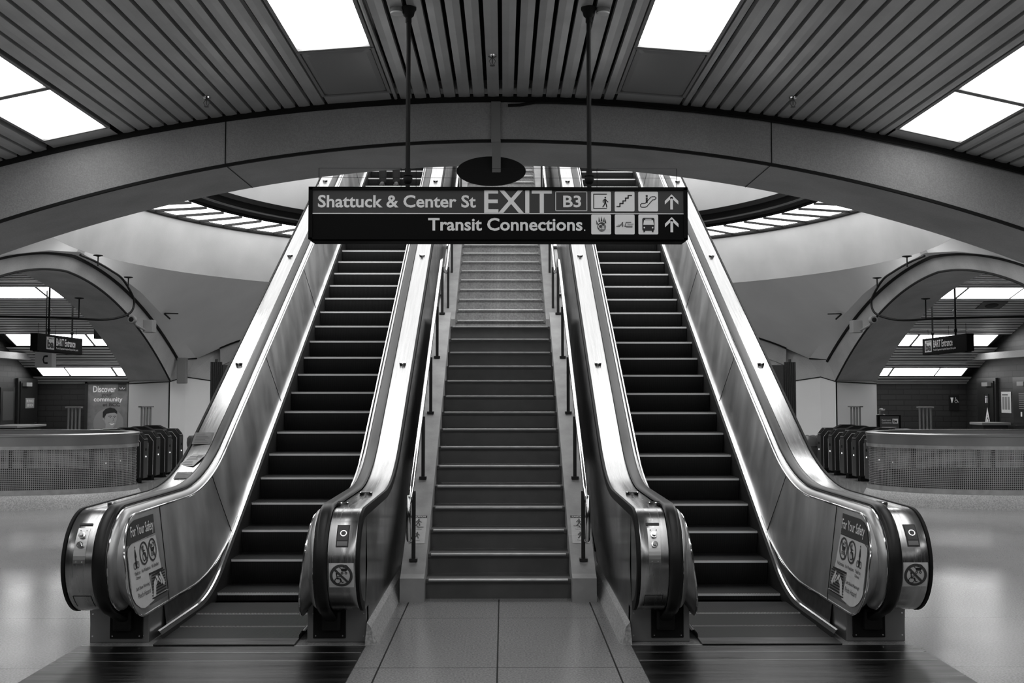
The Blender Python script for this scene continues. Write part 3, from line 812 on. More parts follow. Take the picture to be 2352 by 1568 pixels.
def build_escalator(xc, label, left):
    e = thing('escalator', label, 'escalator', (xc, 0, 0), 0, 'escalators beside the fixed stair')
    off = 0.012 if left else 0.0
    st = make_step(); st.parent = e; first = st
    kids = [q for q in COL.objects if q.parent == st]
    pos = [(7.62, .008), (8.03, .015), (8.46, .023), ]
    for k in range(0, 31):
        z = .058 + .2135 * k + off; pos.append((9.02 + z / TAN if k else 9.07, z))
    for i, (y, z) in enumerate(pos):
        if y > YEND - .1: break
        s_ = first if i == 0 else first.copy()
        if i:
            COL.objects.link(s_); s_.parent = e
            for q in kids:
                c = q.copy(); COL.objects.link(c); c.parent = s_
        s_.location = (0, y, z)
    mb = MB(); mb.box(-.49, .49, 7.44, 7.62, -.02, .016, bev=.003)
    n = 103
    for i in range(n): x = -.483 + i * .966 / n; mb.face([(x + .0052, 7.62, .016), (x + .0085, 7.62, .016), (x + .0085, 7.665, .004), (x + .0052, 7.665, .004)])
    mb.build('comb_plate', 'plate', e)
    mb = MB(); mb.box(-1.0, .985, 4.6, 7.44, -.02, .004) if left else mb.box(-.985, 1.0, 4.6, 7.44, -.02, .004)
    lp = mb.build('landing_plate', 'plate', e)
    mb = MB()
    for y in (7.02, 7.24, 6.2, 5.4): mb.box(-.98, .98, y, y + .006, .004, .0055)
    mb.box(-.985, .985, 7.44, 7.447, .004, .0055)
    mb.build('plate_seam', 'stairnose', lp)
    inner = 1 if left else -1                        # towards the stair
    for sd in (-1, 1):
        is_in = sd == inner
        dk = build_balustrade(e, sd, 'two_buttons' if is_in else '')
        if not is_in: safety_sticker(dk, sd, mirror=not left)
        ucn = sd * .868
        kind = ('window' if is_in else 'keys') if left else ('keys' if is_in else 'window')
        newel_things(dk, ucn + (0 if kind == 'window' else -.0), kind)
    # truss underside
    mb = MB(); ys = [8.6, 9.9, 10.6, 12, 14, 16, 18, YEND]
    mb.loft([[(-.97, y, max(.0, kz(y, .99, 9.33, 2.5) - 1.54)) for y in ys], [(.97, y, max(.0, kz(y, .99, 9.33, 2.5) - 1.54)) for y in ys]])
    mb.build('truss_underside', 'darksteel', e)
    return e
escL = build_escalator(-1.945, 'black-stepped escalator with steel balustrades, left of the stairs', True)
escR = build_escalator(1.875, 'black-stepped escalator with steel balustrades, right of the stairs', False)
# terrazzo curbs between escalator and stair
for sx, xc in ((1, -1.945), (-1, 1.875)):
    xa = xc + sx * .985; xb = xc + sx * 1.06
    mb = MB(); ys = [7.47, 7.52, 7.7, 8.2, 8.9, 9.6, 10.6]
    o0 = [0.02, 0, 0, 0, 0, 0, 0]
    mb.loft([[(xa, y + .03 * (i == 0), .15) for i, y in enumerate(ys)], [(xa + sx * .03, y + .02 * (i == 0), .12) for i, y in enumerate(ys)], [(xb - sx * o, y, 0) for y, o in zip(ys, o0)]])
    mb.face([(xa, 7.50, .15), (xa + sx * .03, 7.49, .12), (xb - sx * .02, 7.47, 0), (xa - sx * .01, 7.47, 0)])
    struct(mb, 'trim_11', 'curb')
# flyers lying on the outer left deck
def flyer(label, x, y, w, h, rot, col):
    z = kz(y, .966, 9.34, 2.5); t = thing('flyer', label, 'paper', (x, y, z), 0, 'papers on the left escalator deck')
    ang = math.atan((kz(y + .05, .966, 9.34, 2.5) - kz(y - .05, .966, 9.34, 2.5)) / .1)
    t.rotation_euler = (ang, 0, rot)
    mb = MB(); mb.box(-w / 2, w / 2, -h / 2, h / 2, .001, .003); mb.build('sheet', col, t)
    d = Decal(lambda a, b, q: (a, b, .003 + q), .0008)
    for k in range(6): d.rect(-w * .4, -h * .4 + k * h * .13, w * (.35 - .1 * (k % 3)), -h * .4 + k * h * .13 + h * .04, 'inkgrey')
    d.rect(w * .05, h * .2, w * .4, h * .42, 'midgrey'); d.build(t, 'print')
flyer('dark leaflet on the left outer deck, uppermost of three papers', -2.83, 9.98, .17, .20, .1, 'papergrey')
flyer('white printed sheet on the left outer deck, middle of three papers', -2.82, 9.62, .15, .24, -.25, 'paper')
flyer('small grey card on the left outer deck, lowest of three papers', -2.80, 9.28, .13, .18, .1, 'papergrey')

# ================================================================== STAIR
stair = thing('staircase', 'wide fixed staircase with grey risers between the two escalators', 'stairs', (-.045, 9.15, 0))
R_, T_ = .174, .2935
flight = [(k * T_, .165 + .174 * k) for k in range(15)]
flight2 = [(14.66 - 9.15 + k * T_, 2.774 + .174 * k) for k in range(22)]
def mk_tread(depth):
    mb = MB(); mb.box(-.625, .625, .0, depth, -.03, 0); mb.box(-.60, .60, -.028, .0, -.022, .0, bev=.004); mb.box(-.625, .625, -.012, .0, -.034, -.006)
    return mb
t0 = mk_tread(T_ + .02).build('tread', 'stair', stair)
mbn = MB(); mbn.box(-.598, .598, -.034, .012, -.012, .004, bev=.003); n0 = mbn.build('nosing_strip', 'stairnose', t0)
mbr = MB(); mbr.box(-.625, .625, .0, .012, -.17, -.03); r0 = mbr.build('riser_board', 'stair', t0)
land = None
for i, (y, z) in enumerate(flight + flight2):
    if i == 0: tr = t0
    else:
        tr = t0.copy(); COL.objects.link(tr); tr.parent = stair
        for q in (n0, r0):
            c = q.copy(); COL.objects.link(c); c.parent = tr
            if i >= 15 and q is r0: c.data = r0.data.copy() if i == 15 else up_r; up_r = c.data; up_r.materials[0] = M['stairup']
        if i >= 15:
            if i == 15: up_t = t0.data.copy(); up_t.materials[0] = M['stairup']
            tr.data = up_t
    tr.location = (0, y, z)
mb = MB(); mb.box(-.625, .625, 13.26 - 9.15 + .05, 14.68 - 9.15, 2.54, 2.60); mb.build('landing', 'stair', stair)
for sd in (-1, 1):
    mb = MB(); x0, x1 = sorted((sd * .625, sd * .83))
    ln = lambda y: .165 + (y - 9.15) * .593 + .115
    prof = [(8.98, 0), (8.98, .20), (9.06, .225)] + [(13.38, ln(13.38)), (13.38, 2.70), (14.45, 2.70), (14.45, 2.78), (14.6, 2.774 + .10), (20.9, 2.774 + (20.9 - 14.66) * .593 + .115), (20.9, 5.2), (14.66, 1.9), (13.3, 1.6), (9.8, 0)]
    mb.prism([(x0, y - 9.15, z) for y, z in prof], (x1 - x0, 0, 0)); mb.build('stringer', 'stringer', stair)
    f = lambda a, b, h: (sd * .73 + a, (9.58 - 9.15) + b * .860 - h * .5, ln(9.58) + b * .51 + h * .86)
    d = Decal(f, .0012)
    d.rect(-.075, -.20, .075, .20, 'paper'); d.up(); d.rect(-.075, .165, .075, .20, 'signgrey'); d.up()
    d.text('CAUTION', -.06, .172, .06, .194, 'white', .02)
    person_icon(d, 0, .05, .10, 'ink'); d.line([(-.05, .045), (0, .045), (0, .03), (.05, .03)], .008, 'ink')
    d.text('Hold', -.02, .012, .02, .026, 'inkgrey'); d.text('handrail', -.035, -.01, .035, .006, 'inkgrey')
    person_icon(d, .0, -.13, .09, 'ink'); d.text('Caution', -.03, -.165, .03, -.148, 'inkgrey')
    for o in d.build(stair, {'paper': 'caution_sticker', 'signgrey': 'sticker_header', 'white': 'sticker_lettering', 'ink': 'sticker_figure', 'inkgrey': 'sticker_text'}): o['label'] = 'paper caution sticker on the stringer'
def stair_rail(sd, label):
    t = thing('stair_handrail', label, 'handrail', (-.045, 0, 0), 0, 'handrails of the fixed stair')
    x = sd * .755; xp = sd * .735
    zs = lambda y: .165 + (y - 9.15) * .593 + .115
    zr = lambda y: zs(y) + .60
    mb = MB()
    pts = [(x, 9.24, .50), (x, 9.08, .50), (x, 8.98, .53), (x, 8.94, .62), (x, 8.93, .80), (x, 8.98, .88), (x, 9.1, zr(9.1) - .01)] + [(x, y, zr(y)) for y in (9.25, 10, 11, 12, 13, 13.5)]
    pts += [(x, 13.6, zr(13.55)), (x, 13.75, zr(13.45)), (x, 14.35, 3.42), (x, 14.5, 3.43)]
    u2 = lambda y: 2.774 + .115 + (y - 14.66) * .593 + .60
    pts += [(x, y, u2(y)) for y in (14.75, 16, 18, 20.6)]
    mb.tube(pts, .021, 12); mb.build('rail', 'chrome', t, smooth=True)
    for y in (9.22, 10.27, 11.30, 12.36, 13.35):
        mb = MB(); mb.box(xp - .016, xp + .016, y - .02, y + .02, zs(y) - .02 if y < 13.38 else 2.69, zr(y) - .01); mb.box(xp - .035, xp + .035, y - .04, y + .04, zs(y) - .012, zs(y) + .012)
        mb.build('post', 'post', t)
    for y in (14.75, 15.8, 16.9, 18.0, 19.1):
        mb = MB(); mb.box(xp - .016, xp + .016, y - .02, y + .02, u2(y) - .61, u2(y) - .01); mb.build('post', 'post', t)
stair_rail(-1, 'slim chrome handrail on dark posts, left side of the stairs')
stair_rail(1, 'slim chrome handrail on dark posts, right side of the stairs')

# ================================================================== MAIN SIGN
SY = 7.44; PX = 2691 / 867 / 1000     # metres per photo pixel on the sign plane
sx0, sx1, sz0, sz1 = -1.384, 1.307, 2.845, 3.220
sign = thing('hanging_sign', 'long black overhead EXIT sign on two poles above the escalators', 'sign', (0, SY, 3.22))
def FS(a, b, h): return (a, -h, b - 3.22)
mb = MB(); mb.box(sx0, sx1, -.0, .16, sz0 - 3.22, 0, bev=.004); mb.box(sx0 + .02, sx1 - .02, .01, .15, sz0 - 3.232, sz0 - 3.22); mb.build('sign_case', 'signblack', sign)
mb = MB()
for a in (sx0, sx1 - .028): mb.box(a, a + .028, -.012, 0, sz0 - 3.22, 0)
mb.box(sx0, sx1, -.012, 0, -.022, 0); mb.box(sx0, sx1, -.012, 0, sz0 - 3.22, sz0 - 3.22 + .012); mb.build('sign_frame', 'signblack', sign)
X = lambda px: sx0 + (px - 710) * PX
Z = lambda py: sz1 - (py - 427) * PX
d = Decal(FS, .0012)
d.rect(X(719), Z(487), X(1568), Z(434), 'signgrey'); d.up()
d.rect(X(719), Z(489), X(1568), Z(487), 'signwhite')
d.text('Shattuck & Center St', X(731), Z(474.5), X(1092), Z(445.5), 'signwhite', .022)
d.text('EXIT', X(1111), Z(486.5), X(1266), Z(433.5), 'signwhite', .012)
for a, b, c, e in ((1274, 437, 1347, 438.5), (1274, 480.5, 1347, 482), (1274, 437, 1275.5, 482), (1345.5, 437, 1347, 482)): d.rect(X(a), Z(e), X(c), Z(b), 'signwhite')
d.text('B3', X(1292), Z(473.5), X(1333), Z(446), 'signwhite', .022)
d.text('Transit Connections', X(983), Z(527.5), X(1336), Z(498), 'signwhite', .022)
d.disc(X(1341), Z(526), .005, 'signwhite', 8)
for x0 in (1356, 1410, 1464):
    for y0 in (437, 490): d.rect(X(x0), Z(y0 + 45.5), X(x0 + 45.5), Z(y0), 'signwhite', r=.008)
for y0 in (443, 495.5):
    d.rect(X(1537.5), Z(y0 + 35), X(1543.5), Z(y0 + 6), 'signwhite')
    for s_ in (-1, 1): d.poly([(X(1540.5), Z(y0)), (X(1540.5), Z(y0 + 9)), (X(1540.5 + s_ * 15.5), Z(y0 + 23.5)), (X(1540.5 + s_ * 15.5), Z(y0 + 15.5))], 'signwhite')
d.up()
I = 'ink'
# exit pictogram
d.rect(X(1361), Z(477), X(1363), Z(442.5), I); d.rect(X(1361), Z(444), X(1392), Z(442), I); d.rect(X(1361), Z(477), X(1392), Z(475), I)
person_icon(d, X(1388), Z(473), 24 * PX, I)
# stairs
st = [(1415, 471.5), (1422, 471.5), (1422, 464.5), (1429, 464.5), (1429, 458.5), (1435, 458.5), (1435, 452), (1441, 452), (1441, 446), (1449, 446)]
d.line([(X(a), Z(b)) for a, b in st], .0085, I)
# escalator
oc = [(1469, 467), (1472, 464.5), (1480, 464), (1493, 449.5), (1497, 448.5), (1502, 448.5), (1505, 451.5), (1502, 455.5), (1497, 456), (1484, 471), (1480, 473), (1472, 473), (1469, 470.5), (1469, 467)]
d.line([(X(a), Z(b)) for a, b in oc], .0055, I); d.disc(X(1483.5), Z(447), .008, I, 12); d.rect(X(1481.3), Z(463), X(1485.7), Z(450.5), I)
# paw with claws and script
d.disc(X(1380), Z(518.5), .031, 'inkgrey', 20, .034)
for a, b, a2, b2 in ((1370, 513, 1367.5, 502), (1374.5, 507, 1373.5, 495), (1379.5, 506, 1379.5, 493.5), (1384.5, 507, 1386, 495.5), (1388, 510, 1389.5, 500)):
    d.poly([(X(a - 2), Z(b)), (X(a2), Z(b2)), (X(a + 2.4), Z(b))], 'inkgrey')
d.up(); d.text('Cal', X(1372), Z(523), X(1388), Z(512), 'signwhite', .01); d.rect(X(1372), Z(526), X(1387), Z(525), 'signwhite')
# AC transit mark
d.line([(X(1414), Z(517)), (X(1421), Z(517)), (X(1428), Z(508)), (X(1428), Z(518))], .006, 'midgrey'); d.line([(X(1417), Z(514)), (X(1430), Z(514))], .003, 'inkgrey')
d.line([(X(1447), Z(508)), (X(1436), Z(508)), (X(1433), Z(517)), (X(1450), Z(517))], .006, 'midgrey'); d.line([(X(1436), Z(519.5)), (X(1450), Z(519.5))], .003, 'inkgrey'); d.text('TRANSIT', X(1438), Z(514.5), X(1453), Z(511), 'inkgrey')
# bus
d.rect(X(1473), Z(527), X(1501), Z(497.5), I, r=.012); d.rect(X(1475.5), Z(530.5), X(1479), Z(526), I); d.rect(X(1495), Z(530.5), X(1498.5), Z(526), I)
d.up(); d.poly([(X(1475), Z(513.5)), (X(1477), Z(503)), (X(1497.5), Z(503)), (X(1499.5), Z(513.5))], 'signwhite'); d.rect(X(1480), Z(501.5), X(1494), Z(500), 'signwhite'); d.disc(X(1477.5), Z(520), .006, 'signwhite', 10); d.disc(X(1496.5), Z(520), .006, 'signwhite', 10)
d.build(sign, {'signgrey': 'sign_panel', 'signwhite': 'lettering', 'ink': 'pictogram', 'inkgrey': 'emblem', 'midgrey': 'emblem'})
for xp in (-.690, .615):
    mb = MB(); zt = ZC(xp) - 3.22
    mb.tube([(xp, .08, .10), (xp, .08, zt - .06)], .0165, 14)
    mb.tube([(xp, .08, .095), (xp, .08, .15)], .022, 14)
    mb.build('hanger_pole', 'black', sign, smooth=True)
    mb = MB(); mb.lathe([(0, 0), (.016, 0), (.016, .035), (.03, .05), (.034, .075), (.03, .09), (.036, .095), (.036, .10), (0, .10)], (xp, .08, 0), 20); mb.build('swivel_joint', 'black', sign, smooth=True)
    mb = MB(); mb.lathe([(0, -.11), (.022, -.11), (.022, -.075), (.038, -.06), (.045, -.03), (.056, -.015), (.056, 0)], (xp, .08, zt), 24); mb.build('ceiling_canopy', 'black', sign, smooth=True)
for a, b in ((728, 918), (953, 1336 - 0), (1372, 1557)):
    mb = MB()                                        # thin bird wires on top of the sign
    for px in (a, b): mb.tube([(X(px), .08, 0), (X(px), .08, 49 * PX)], .0022, 6)
    for q in (27, 49): mb.tube([(X(a), .08, q * PX), (X(b), .08, q * PX)], .0011, 5)
    mb.build('deterrent_wire', 'black', sign)

# ---- bracket and oval mirror behind the beam
br = thing('oval_mirror', 'dark oval mirror held by a flat metal arm under the beam', 'mirror', (-.075, YF, 4.1))
mb = MB(); z0 = ZA(-.07) - 4.1
mb.box(-.044, .044, -.03, -.006, z0 - .02, ZC(0) - 4.1 - .055); mb.build('wall_channel', 'box', br)
mb = MB(); mb.prism([(-.036, -.03, z0 + .0), (.036, -.03, z0 + .0), (.036, .10, z0 - .28), (-.036, .10, z0 - .28)], (0, .012, .0)); mb.prism([(.036, -.03, z0), (.046, -.03, z0), (.046, .10, z0 - .28), (.036, .10, z0 - .28)], (0, .05, .01))
mb.build('arm', 'box', br)
mb = MB(); n = 40; rings = []
for rr, dy in ((1., 0), (1.02, .01), (1.0, .03), (.8, .07), (.5, .10), (.01, .11)):
    rings.append([(-.045 + .325 * rr * math.cos(2 * PI * k / n), .115 + dy, z0 - .265 + .14 * rr * math.sin(2 * PI * k / n)) for k in range(n)])
rows = mb.loft(rings, closed=True); mb.bm.faces.new(rows[0]); mb.build('mirror_back', 'black', br, smooth=True)
# cable along the top right of the beam
mb = MB(); pts = [(.04, YF - .02, 4.47), (.15, YF - .02, 4.475), (.3, YF - .025, 4.50)] + [(x, YF - .03, ZC(x) - .055) for x in (.5, .8, 1.2, 1.8, 2.4, 3.2, 4, 5)]
mb.tube(pts, .014, 8); tag(mb.build('power_cable', 'black', smooth=True), 'black cable running right along the top of the concrete beam', 'cable')

# ---- sprinklers, smoke detectors
def sprinkler(x, y, z, label, s=1.):
    t = thing('sprinkler', label, 'sprinkler', (x, y, z), 0, 'ceiling sprinklers')
    mb = MB(); mb.lathe([(0, 0), (.038 * s, 0), (.036 * s, -.012 * s), (.018 * s, -.022 * s)], n=20); mb.build('escutcheon', 'chrome', t, smooth=True)
    mb = MB(); mb.lathe([(.012 * s, -.015 * s), (.012 * s, -.03 * s), (.005 * s, -.032 * s), (.005 * s, -.07 * s), (.0, -.07 * s)], n=10)
    for s_ in (-1, 1): mb.tube([(s_ * .012 * s, 0, -.03 * s), (s_ * .026 * s, 0, -.05 * s), (s_ * .012 * s, 0, -.078 * s), (0, 0, -.082 * s)], .004 * s, 6)
    mb.lathe([(0, -.085 * s), (.022 * s, -.085 * s), (.022 * s, -.088 * s), (0, -.088 * s)], n=14); mb.build('sprinkler_head', 'clamp', t, smooth=True)
sprinkler(-.095, 8.62, ZC(.1) - .004, 'small chrome ceiling sprinkler in the middle slats above the sign')
sprinkler(-2.62, 9.20, ZC(2.62) - .004, 'small chrome ceiling sprinkler over the left beam joint')
sprinkler(2.56, 9.20, ZC(2.56) - .004, 'small chrome ceiling sprinkler over the right beam joint')
def detector(x, y, label):
    t = thing('smoke_detector', label, 'detector', (x, y, ZC(x)), 0, 'smoke detectors at the sign poles')
    mb = MB(); mb.lathe([(.05, 0), (.05, -.03), (.047, -.034)], n=28); mb.build('detector_base', 'box', t, smooth=True)
    mb = MB(); mb.lathe([(.047, -.034), (.044, -.044), (0, -.046)], n=28); mb.build('detector_cap', 'signwhite', t, smooth=True)
detector(-.775, 7.52, 'round smoke detector left of the left sign pole'); detector(.72, 7.52, 'round smoke detector right of the right sign pole')
for sx, a in ((-1, 118), (-1, 130.5), (1, 62), (1, 49.5)):
    an = math.radians(a); sprinkler(5.95 * math.cos(an) * 1, CY + 5.95 * math.sin(an), 5.45, 'tiny sprinkler on the rim of the luminous ring', 1.6)

# ================================================================== SIDE HALLS
def mirror_x(sx): return lambda x, y, z: (sx * x, y, z)
def barrier(sx, label):
    t = thing('mesh_barrier', label, 'railing', (sx * 8.0, 17.25, 0), 0, 'rounded mesh railings around the platform stairs')
    ax, ay = 2.0, 1.15
    def pth(off, n=44): return [(-sx * (x) * 1.0, y) for x, y in [( p[0], p[1]) for p in raw(off, n)]]
    def raw(off, n=44, xe=4.3):
        P = [(-xe + xe * k / 10, -(ay + off)) for k in range(10)]
        P += [((ax + off) * math.sin(PI * k / n), -(ay + off) * math.cos(PI * k / n)) for k in range(n + 1)]
        P += [(-xe * k / 10, ay + off) for k in range(1, 11)]
        return P
    def band(mb, o, z0, z1, th=0):
        a = pth(o); mb.loft([[(x, y, z0) for x, y in a], [(x, y, z1) for x, y in a]])
    # curb
    mb = MB(); sec = [(.13, 0), (.10, .10), (.05, .20), (.03, .215), (-.10, .215), (-.10, 0)]
    ln = [[(x, y, z) for x, y in pth(o)] for o, z in sec]; mb.loft(ln); mb.build('curb', 'curb', t, smooth=True)
    mb = MB(); band(mb, .035, .215, .29); band(mb, .035, .90, .955); mb.build('mesh_frame', 'stairnose', t, smooth=True)  # pale bands: the rail's highlight put into the frame colour
    mb = MB()
    secr = [(.03, .955), (.035, 1.09), (.05, 1.10), (.05, 1.125), (.03, 1.14), (-.03, 1.14), (-.05, 1.12), (-.035, .90)]
    mb.loft([[(x, y, z) for x, y in pth(o)] for o, z in secr]); mb.build('top_rail', 'rail', t, smooth=True)
    # woven mesh: resample the path
    a = pth(.0, 60); L = [0]
    for p, q in zip(a[:-1], a[1:]): L.append(L[-1] + math.dist(p, q))
    def at(s_):
        for i in range(len(L) - 1):
            if s_ <= L[i + 1] + 1e-9:
                k = (s_ - L[i]) / (L[i + 1] - L[i]); return (a[i][0] + (a[i + 1][0] - a[i][0]) * k, a[i][1] + (a[i + 1][1] - a[i][1]) * k)
        return a[-1]
    mb = MB(); w = .0042; N = int(L[-1] / .029)
    for i in range(N):
        p, q = at(i * .029), at(min(L[-1], i * .029 + 2 * w)); mb.loft([[(p[0], p[1], .28), (q[0], q[1], .28)], [(p[0], p[1], .91), (q[0], q[1], .91)]])
    for k in range(23):
        z = .285 + k * .028; o = .004 if k % 2 else -.004
        aa = pth(o); mb.loft([[(x, y, z) for x, y in aa], [(x, y, z + .0085) for x, y in aa]])
    mb.build('woven_mesh', 'mesh', t)
    for i in range(0, int(L[-1] / 1.2) + 1):
        mb = MB(); p = at(min(L[-1], i * 1.2)); mb.box(p[0] * .985 - .02, p[0] * .985 + .02, p[1] * .96 - .02, p[1] * .96 + .02, .2, .95)
        mb.build('post', 'post', t)
    mb = MB(); band(mb, -.10, .215, .48); mb.build('kick_plate', 'gate', t)
    return t
barrier(-1, 'rounded waist-high mesh railing on a terrazzo curb, left hall'); barrier(1, 'rounded waist-high mesh railing on a terrazzo curb, right hall')

def fare_gate():
    t = thing('fare_gate', '', 'gate', (0, 0, 0), 0, 'fare gates')
    # console along -X, end face at x=0 ; y width .26
    prof = [(0, .10), (0, .84), (-.13, 1.0), (-1.72, 1.0), (-1.85, .84), (-1.85, .10)]
    mb = MB(); mb.prism([(x, -.13, z) for x, z in prof], (0, .26, 0)); mb.build('console', 'gate', t)
    mb = MB(); mb.box(-1.7, -.10, -.09, .09, 0, .10); mb.build('plinth', 'black', t)
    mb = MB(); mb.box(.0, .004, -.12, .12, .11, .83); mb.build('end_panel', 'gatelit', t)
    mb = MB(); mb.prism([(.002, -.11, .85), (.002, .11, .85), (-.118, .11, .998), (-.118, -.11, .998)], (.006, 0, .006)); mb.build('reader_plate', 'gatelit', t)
    mb = MB(); mb.prism([(-.012, -.08, .879), (-.012, .08, .879), (-.095, .08, .981), (-.095, -.08, .981)], (.009, 0, .009)); mb.build('reader_window', 'black', t)
    mb = MB(); mb.lathe([(0, .010), (.030, .010), (.030, .004)], (0, 0, .66), 16, 'x'); mb.build('ticket_slot', 'black', t)
    mb = MB(); mb.lathe([(0, .014), (.014, .014), (.014, .004)], (0, .0, .52), 12, 'x'); mb.build('indicator_lamp', 'glow', t)
    mb = MB()
    for s_ in (-1, 1):
        mb.tube([(-.06, s_ * .132, .12), (-.06, s_ * .132, .80), (-.16, s_ * .132, .93), (-1.6, s_ * .132, .93)], .004, 5)
        mb.tube([(-.16, s_ * .132, .12), (-.16, s_ * .132, .76), (-.24, s_ * .132, .86), (-1.6, s_ * .132, .86)], .003, 5)
    mb.build('outline_strip', 'gateline', t)
    mb = MB(); mb.prism([(-.35, -.10, 1.0), (-.50, -.10, 1.07), (-.75, -.10, 1.07), (-1.0, -.10, 1.0)], (0, .2, 0)); mb.build('hood', 'black', t)
    return t
g0 = fare_gate(); used = False
LY = (18.9, 19.6, 20.3, 21.0, 21.75, 22.5, 23.3); RY = (19.2, 19.9, 20.6, 21.35, 22.1, 22.9, 23.7)
ordn = ('seventh', 'sixth', 'fifth', 'fourth', 'third', 'second', 'first')
for sx, YY, sd in ((-1, LY, 'left'), (1, RY, 'right')):
    for i, y in enumerate(YY):
        lab = f'dark steel fare gate, {ordn[i]} from the corner pier in the {sd} hall row' if i < 6 else f'dark steel fare gate beside the corner pier in the {sd} hall'
        o = g0 if not used else dup(g0, (0, 0, 0)); used = True
        o.location = (sx * 7.08, y, 0); o.rotation_euler = (0, 0, 0 if sx < 0 else PI); o['label'] = lab; o['group'] = f'fare gates of the {sd} hall'

def post_cluster(x, y, label):
    t = thing('tube_stand', label, 'post', (x, y, 0), 0, 'four-tube stands by the fare gates')
    for k in range(4):
        mb = MB(); mb.tube([(-.12 + .08 * k, 0, 0), (-.12 + .08 * k, 0, 1.45)], .024, 10); mb.build('tube', 'tube', t, smooth=True)
    mb = MB(); mb.box(-.17, .17, -.06, .06, 1.45, 1.48); mb.build('top_plate', 'tube', t)
    return t
post_cluster(-9.32, 23.0, 'four upright tubes under a plate, left of the campus poster')
q = post_cluster(-8.18, 24.25, 'narrow tube stand before the pale left pier'); q.rotation_euler = (0, 0, 1.0)
post_cluster(9.2, 23.0, 'four upright tubes under a plate before the right brick wall')
q = post_cluster(8.10, 24.28, 'narrow tube stand before the pale right pier'); q.rotation_euler = (0, 0, -1.0)

# ribbed guide pylons beside the escalators
for sx in (-1, 1):
    sd = 'left' if sx < 0 else 'right'
    t = thing('ribbed_pylon', f'tall dark ribbed pylon behind the {sd} escalator', 'pylon', (sx * 5.98, 22, 0), 0, 'ribbed pylons')
    mb = MB()
    for k in range(6): mb.tube([(-.10 + .04 * k, 0, 0), (-.10 + .04 * k, 0, 2.42)], .022, 8)
    mb.box(-.10, .10, .0, .05, 0, 2.42); mb.build('column', 'post', t, smooth=True)
    mb = MB(); mb.tube([(0, 0, 2.42), (0, 0, 2.48)], .028, 12); mb.build('top_cap', 'post', t)
    mb = MB(); a, b = sorted((-sx * .11, -sx * .75)); mb.box(a, b, .02, .05, .1, 2.36); mb.build('wing_panel', 'post', t)
# bins by the gates
for sx in (-1, 1):
    sd = 'left' if sx < 0 else 'right'
    t = thing('litter_bin', f'round litter bin with clear liner by the {sd} pale pier', 'bin', (sx * 7.0, 24.35, 0), 0, 'litter bins')
    mb = MB(); mb.lathe([(0, 0), (.22, 0), (.25, .62), (.24, .64), (.22, .62)], n=24); mb.build('bin_body', 'bin', t, smooth=True)
    mb = MB(); n = 24; rings = []
    for k, (r, z) in enumerate(((.255, .56), (.262, .64), (.25, .74), (.22, .80), (.12, .76), (.02, .70))):
        rings.append([((r + random.uniform(-.012, .012)) * math.cos(2 * PI * j / n), (r + random.uniform(-.012, .012)) * math.sin(2 * PI * j / n), z + random.uniform(-.01, .01)) for j in range(n)])
    mb.loft(rings, closed=True); mb.build('liner', 'bag', t, smooth=True)

# BART entrance signs
def entrance_sign(sx, label):
    t = thing('entrance_sign', label, 'sign', (sx * 9.6, 22.75, 3.0), 0, 'hanging entrance signs')
    mb = MB(); mb.box(-.075, .075, -1.15, 1.15, -.36, 0, bev=.004); mb.box(-.065, .065, -1.05, 1.13, -.372, -.36); mb.build('sign_case', 'signblack', t)
    # face towards the rotunda: x = -sx*.075
    if sx < 0: f = lambda a, b, h: (.076 + h, -1.15 + a, b - .36)
    else: f = lambda a, b, h: (-.076 - h, 1.15 - a, b - .36)
    d = Decal(f, .0015); o = .0 if sx < 0 else -.28
    d.rect(.42 + o, .05, .80 + o, .31, 'signwhite'); d.up()
    d.text('BART', .52 + o, .262, .78 + o, .295, 'ink', .03)
    d.text('ba', .46 + o, .075, .78 + o, .25, 'ink', .05)
    d.text('BART Entrance', .90 + o, .14, 1.90 + o, .30, 'signwhite', .02); d.text('Proof of payment required beyond this point', .90 + o, .055, 2.06 + o, .112, 'signwhite', .015)
    d.build(t, {'signwhite': 'lettering', 'ink': 'emblem'})
    for y in (-.45, .75):
        yy = 22.75 + y; zt = ZS(yy) - 3.0
        mb = MB(); mb.tube([(0, y, 0), (0, y, zt)], .02, 10); mb.lathe([(.02, .06), (.034, .09), (.034, .13), (.02, .15)], (0, y, 0), 12); mb.lathe([(.02, zt - .07), (.05, zt - .03), (.05, zt)], (0, y, 0), 12); mb.build('hanger_pole', 'black', t, smooth=True)
    for y in (-.95, -.1, 1.0):
        mb = MB(); mb.tube([(0, y, 0), (0, y, .22)], .004, 5); mb.build('deterrent_wire', 'black', t)
entrance_sign(-1, 'black hanging BART Entrance sign in the left hall'); entrance_sign(1, 'black hanging BART Entrance sign in the right hall')
# phone sign
t = thing('phone_sign', 'pale hanging box with a telephone symbol, left hall', 'sign', (-10.0, 23.1, 2.33))
mb = MB(); mb.box(-.18, .18, -.12, .12, 0, .42, bev=.005); mb.build('sign_case', 'paper', t)
mb = MB(); mb.tube([(0, 0, .42), (0, 0, ZS(23.1) - 2.33)], .015, 8); mb.build('hanger_pole', 'black', t)
d = Decal(lambda a, b, h: (a, -.121 - h, b), .0015)
d.line([(.07, .25), (.02, .24), (.0, .17), (.02, .10), (.07, .09)], .03, 'ink'); d.rect(.04, .225, .10, .265, 'ink'); d.rect(.04, .075, .10, .115, 'ink'); d.build(t, 'phone_symbol')

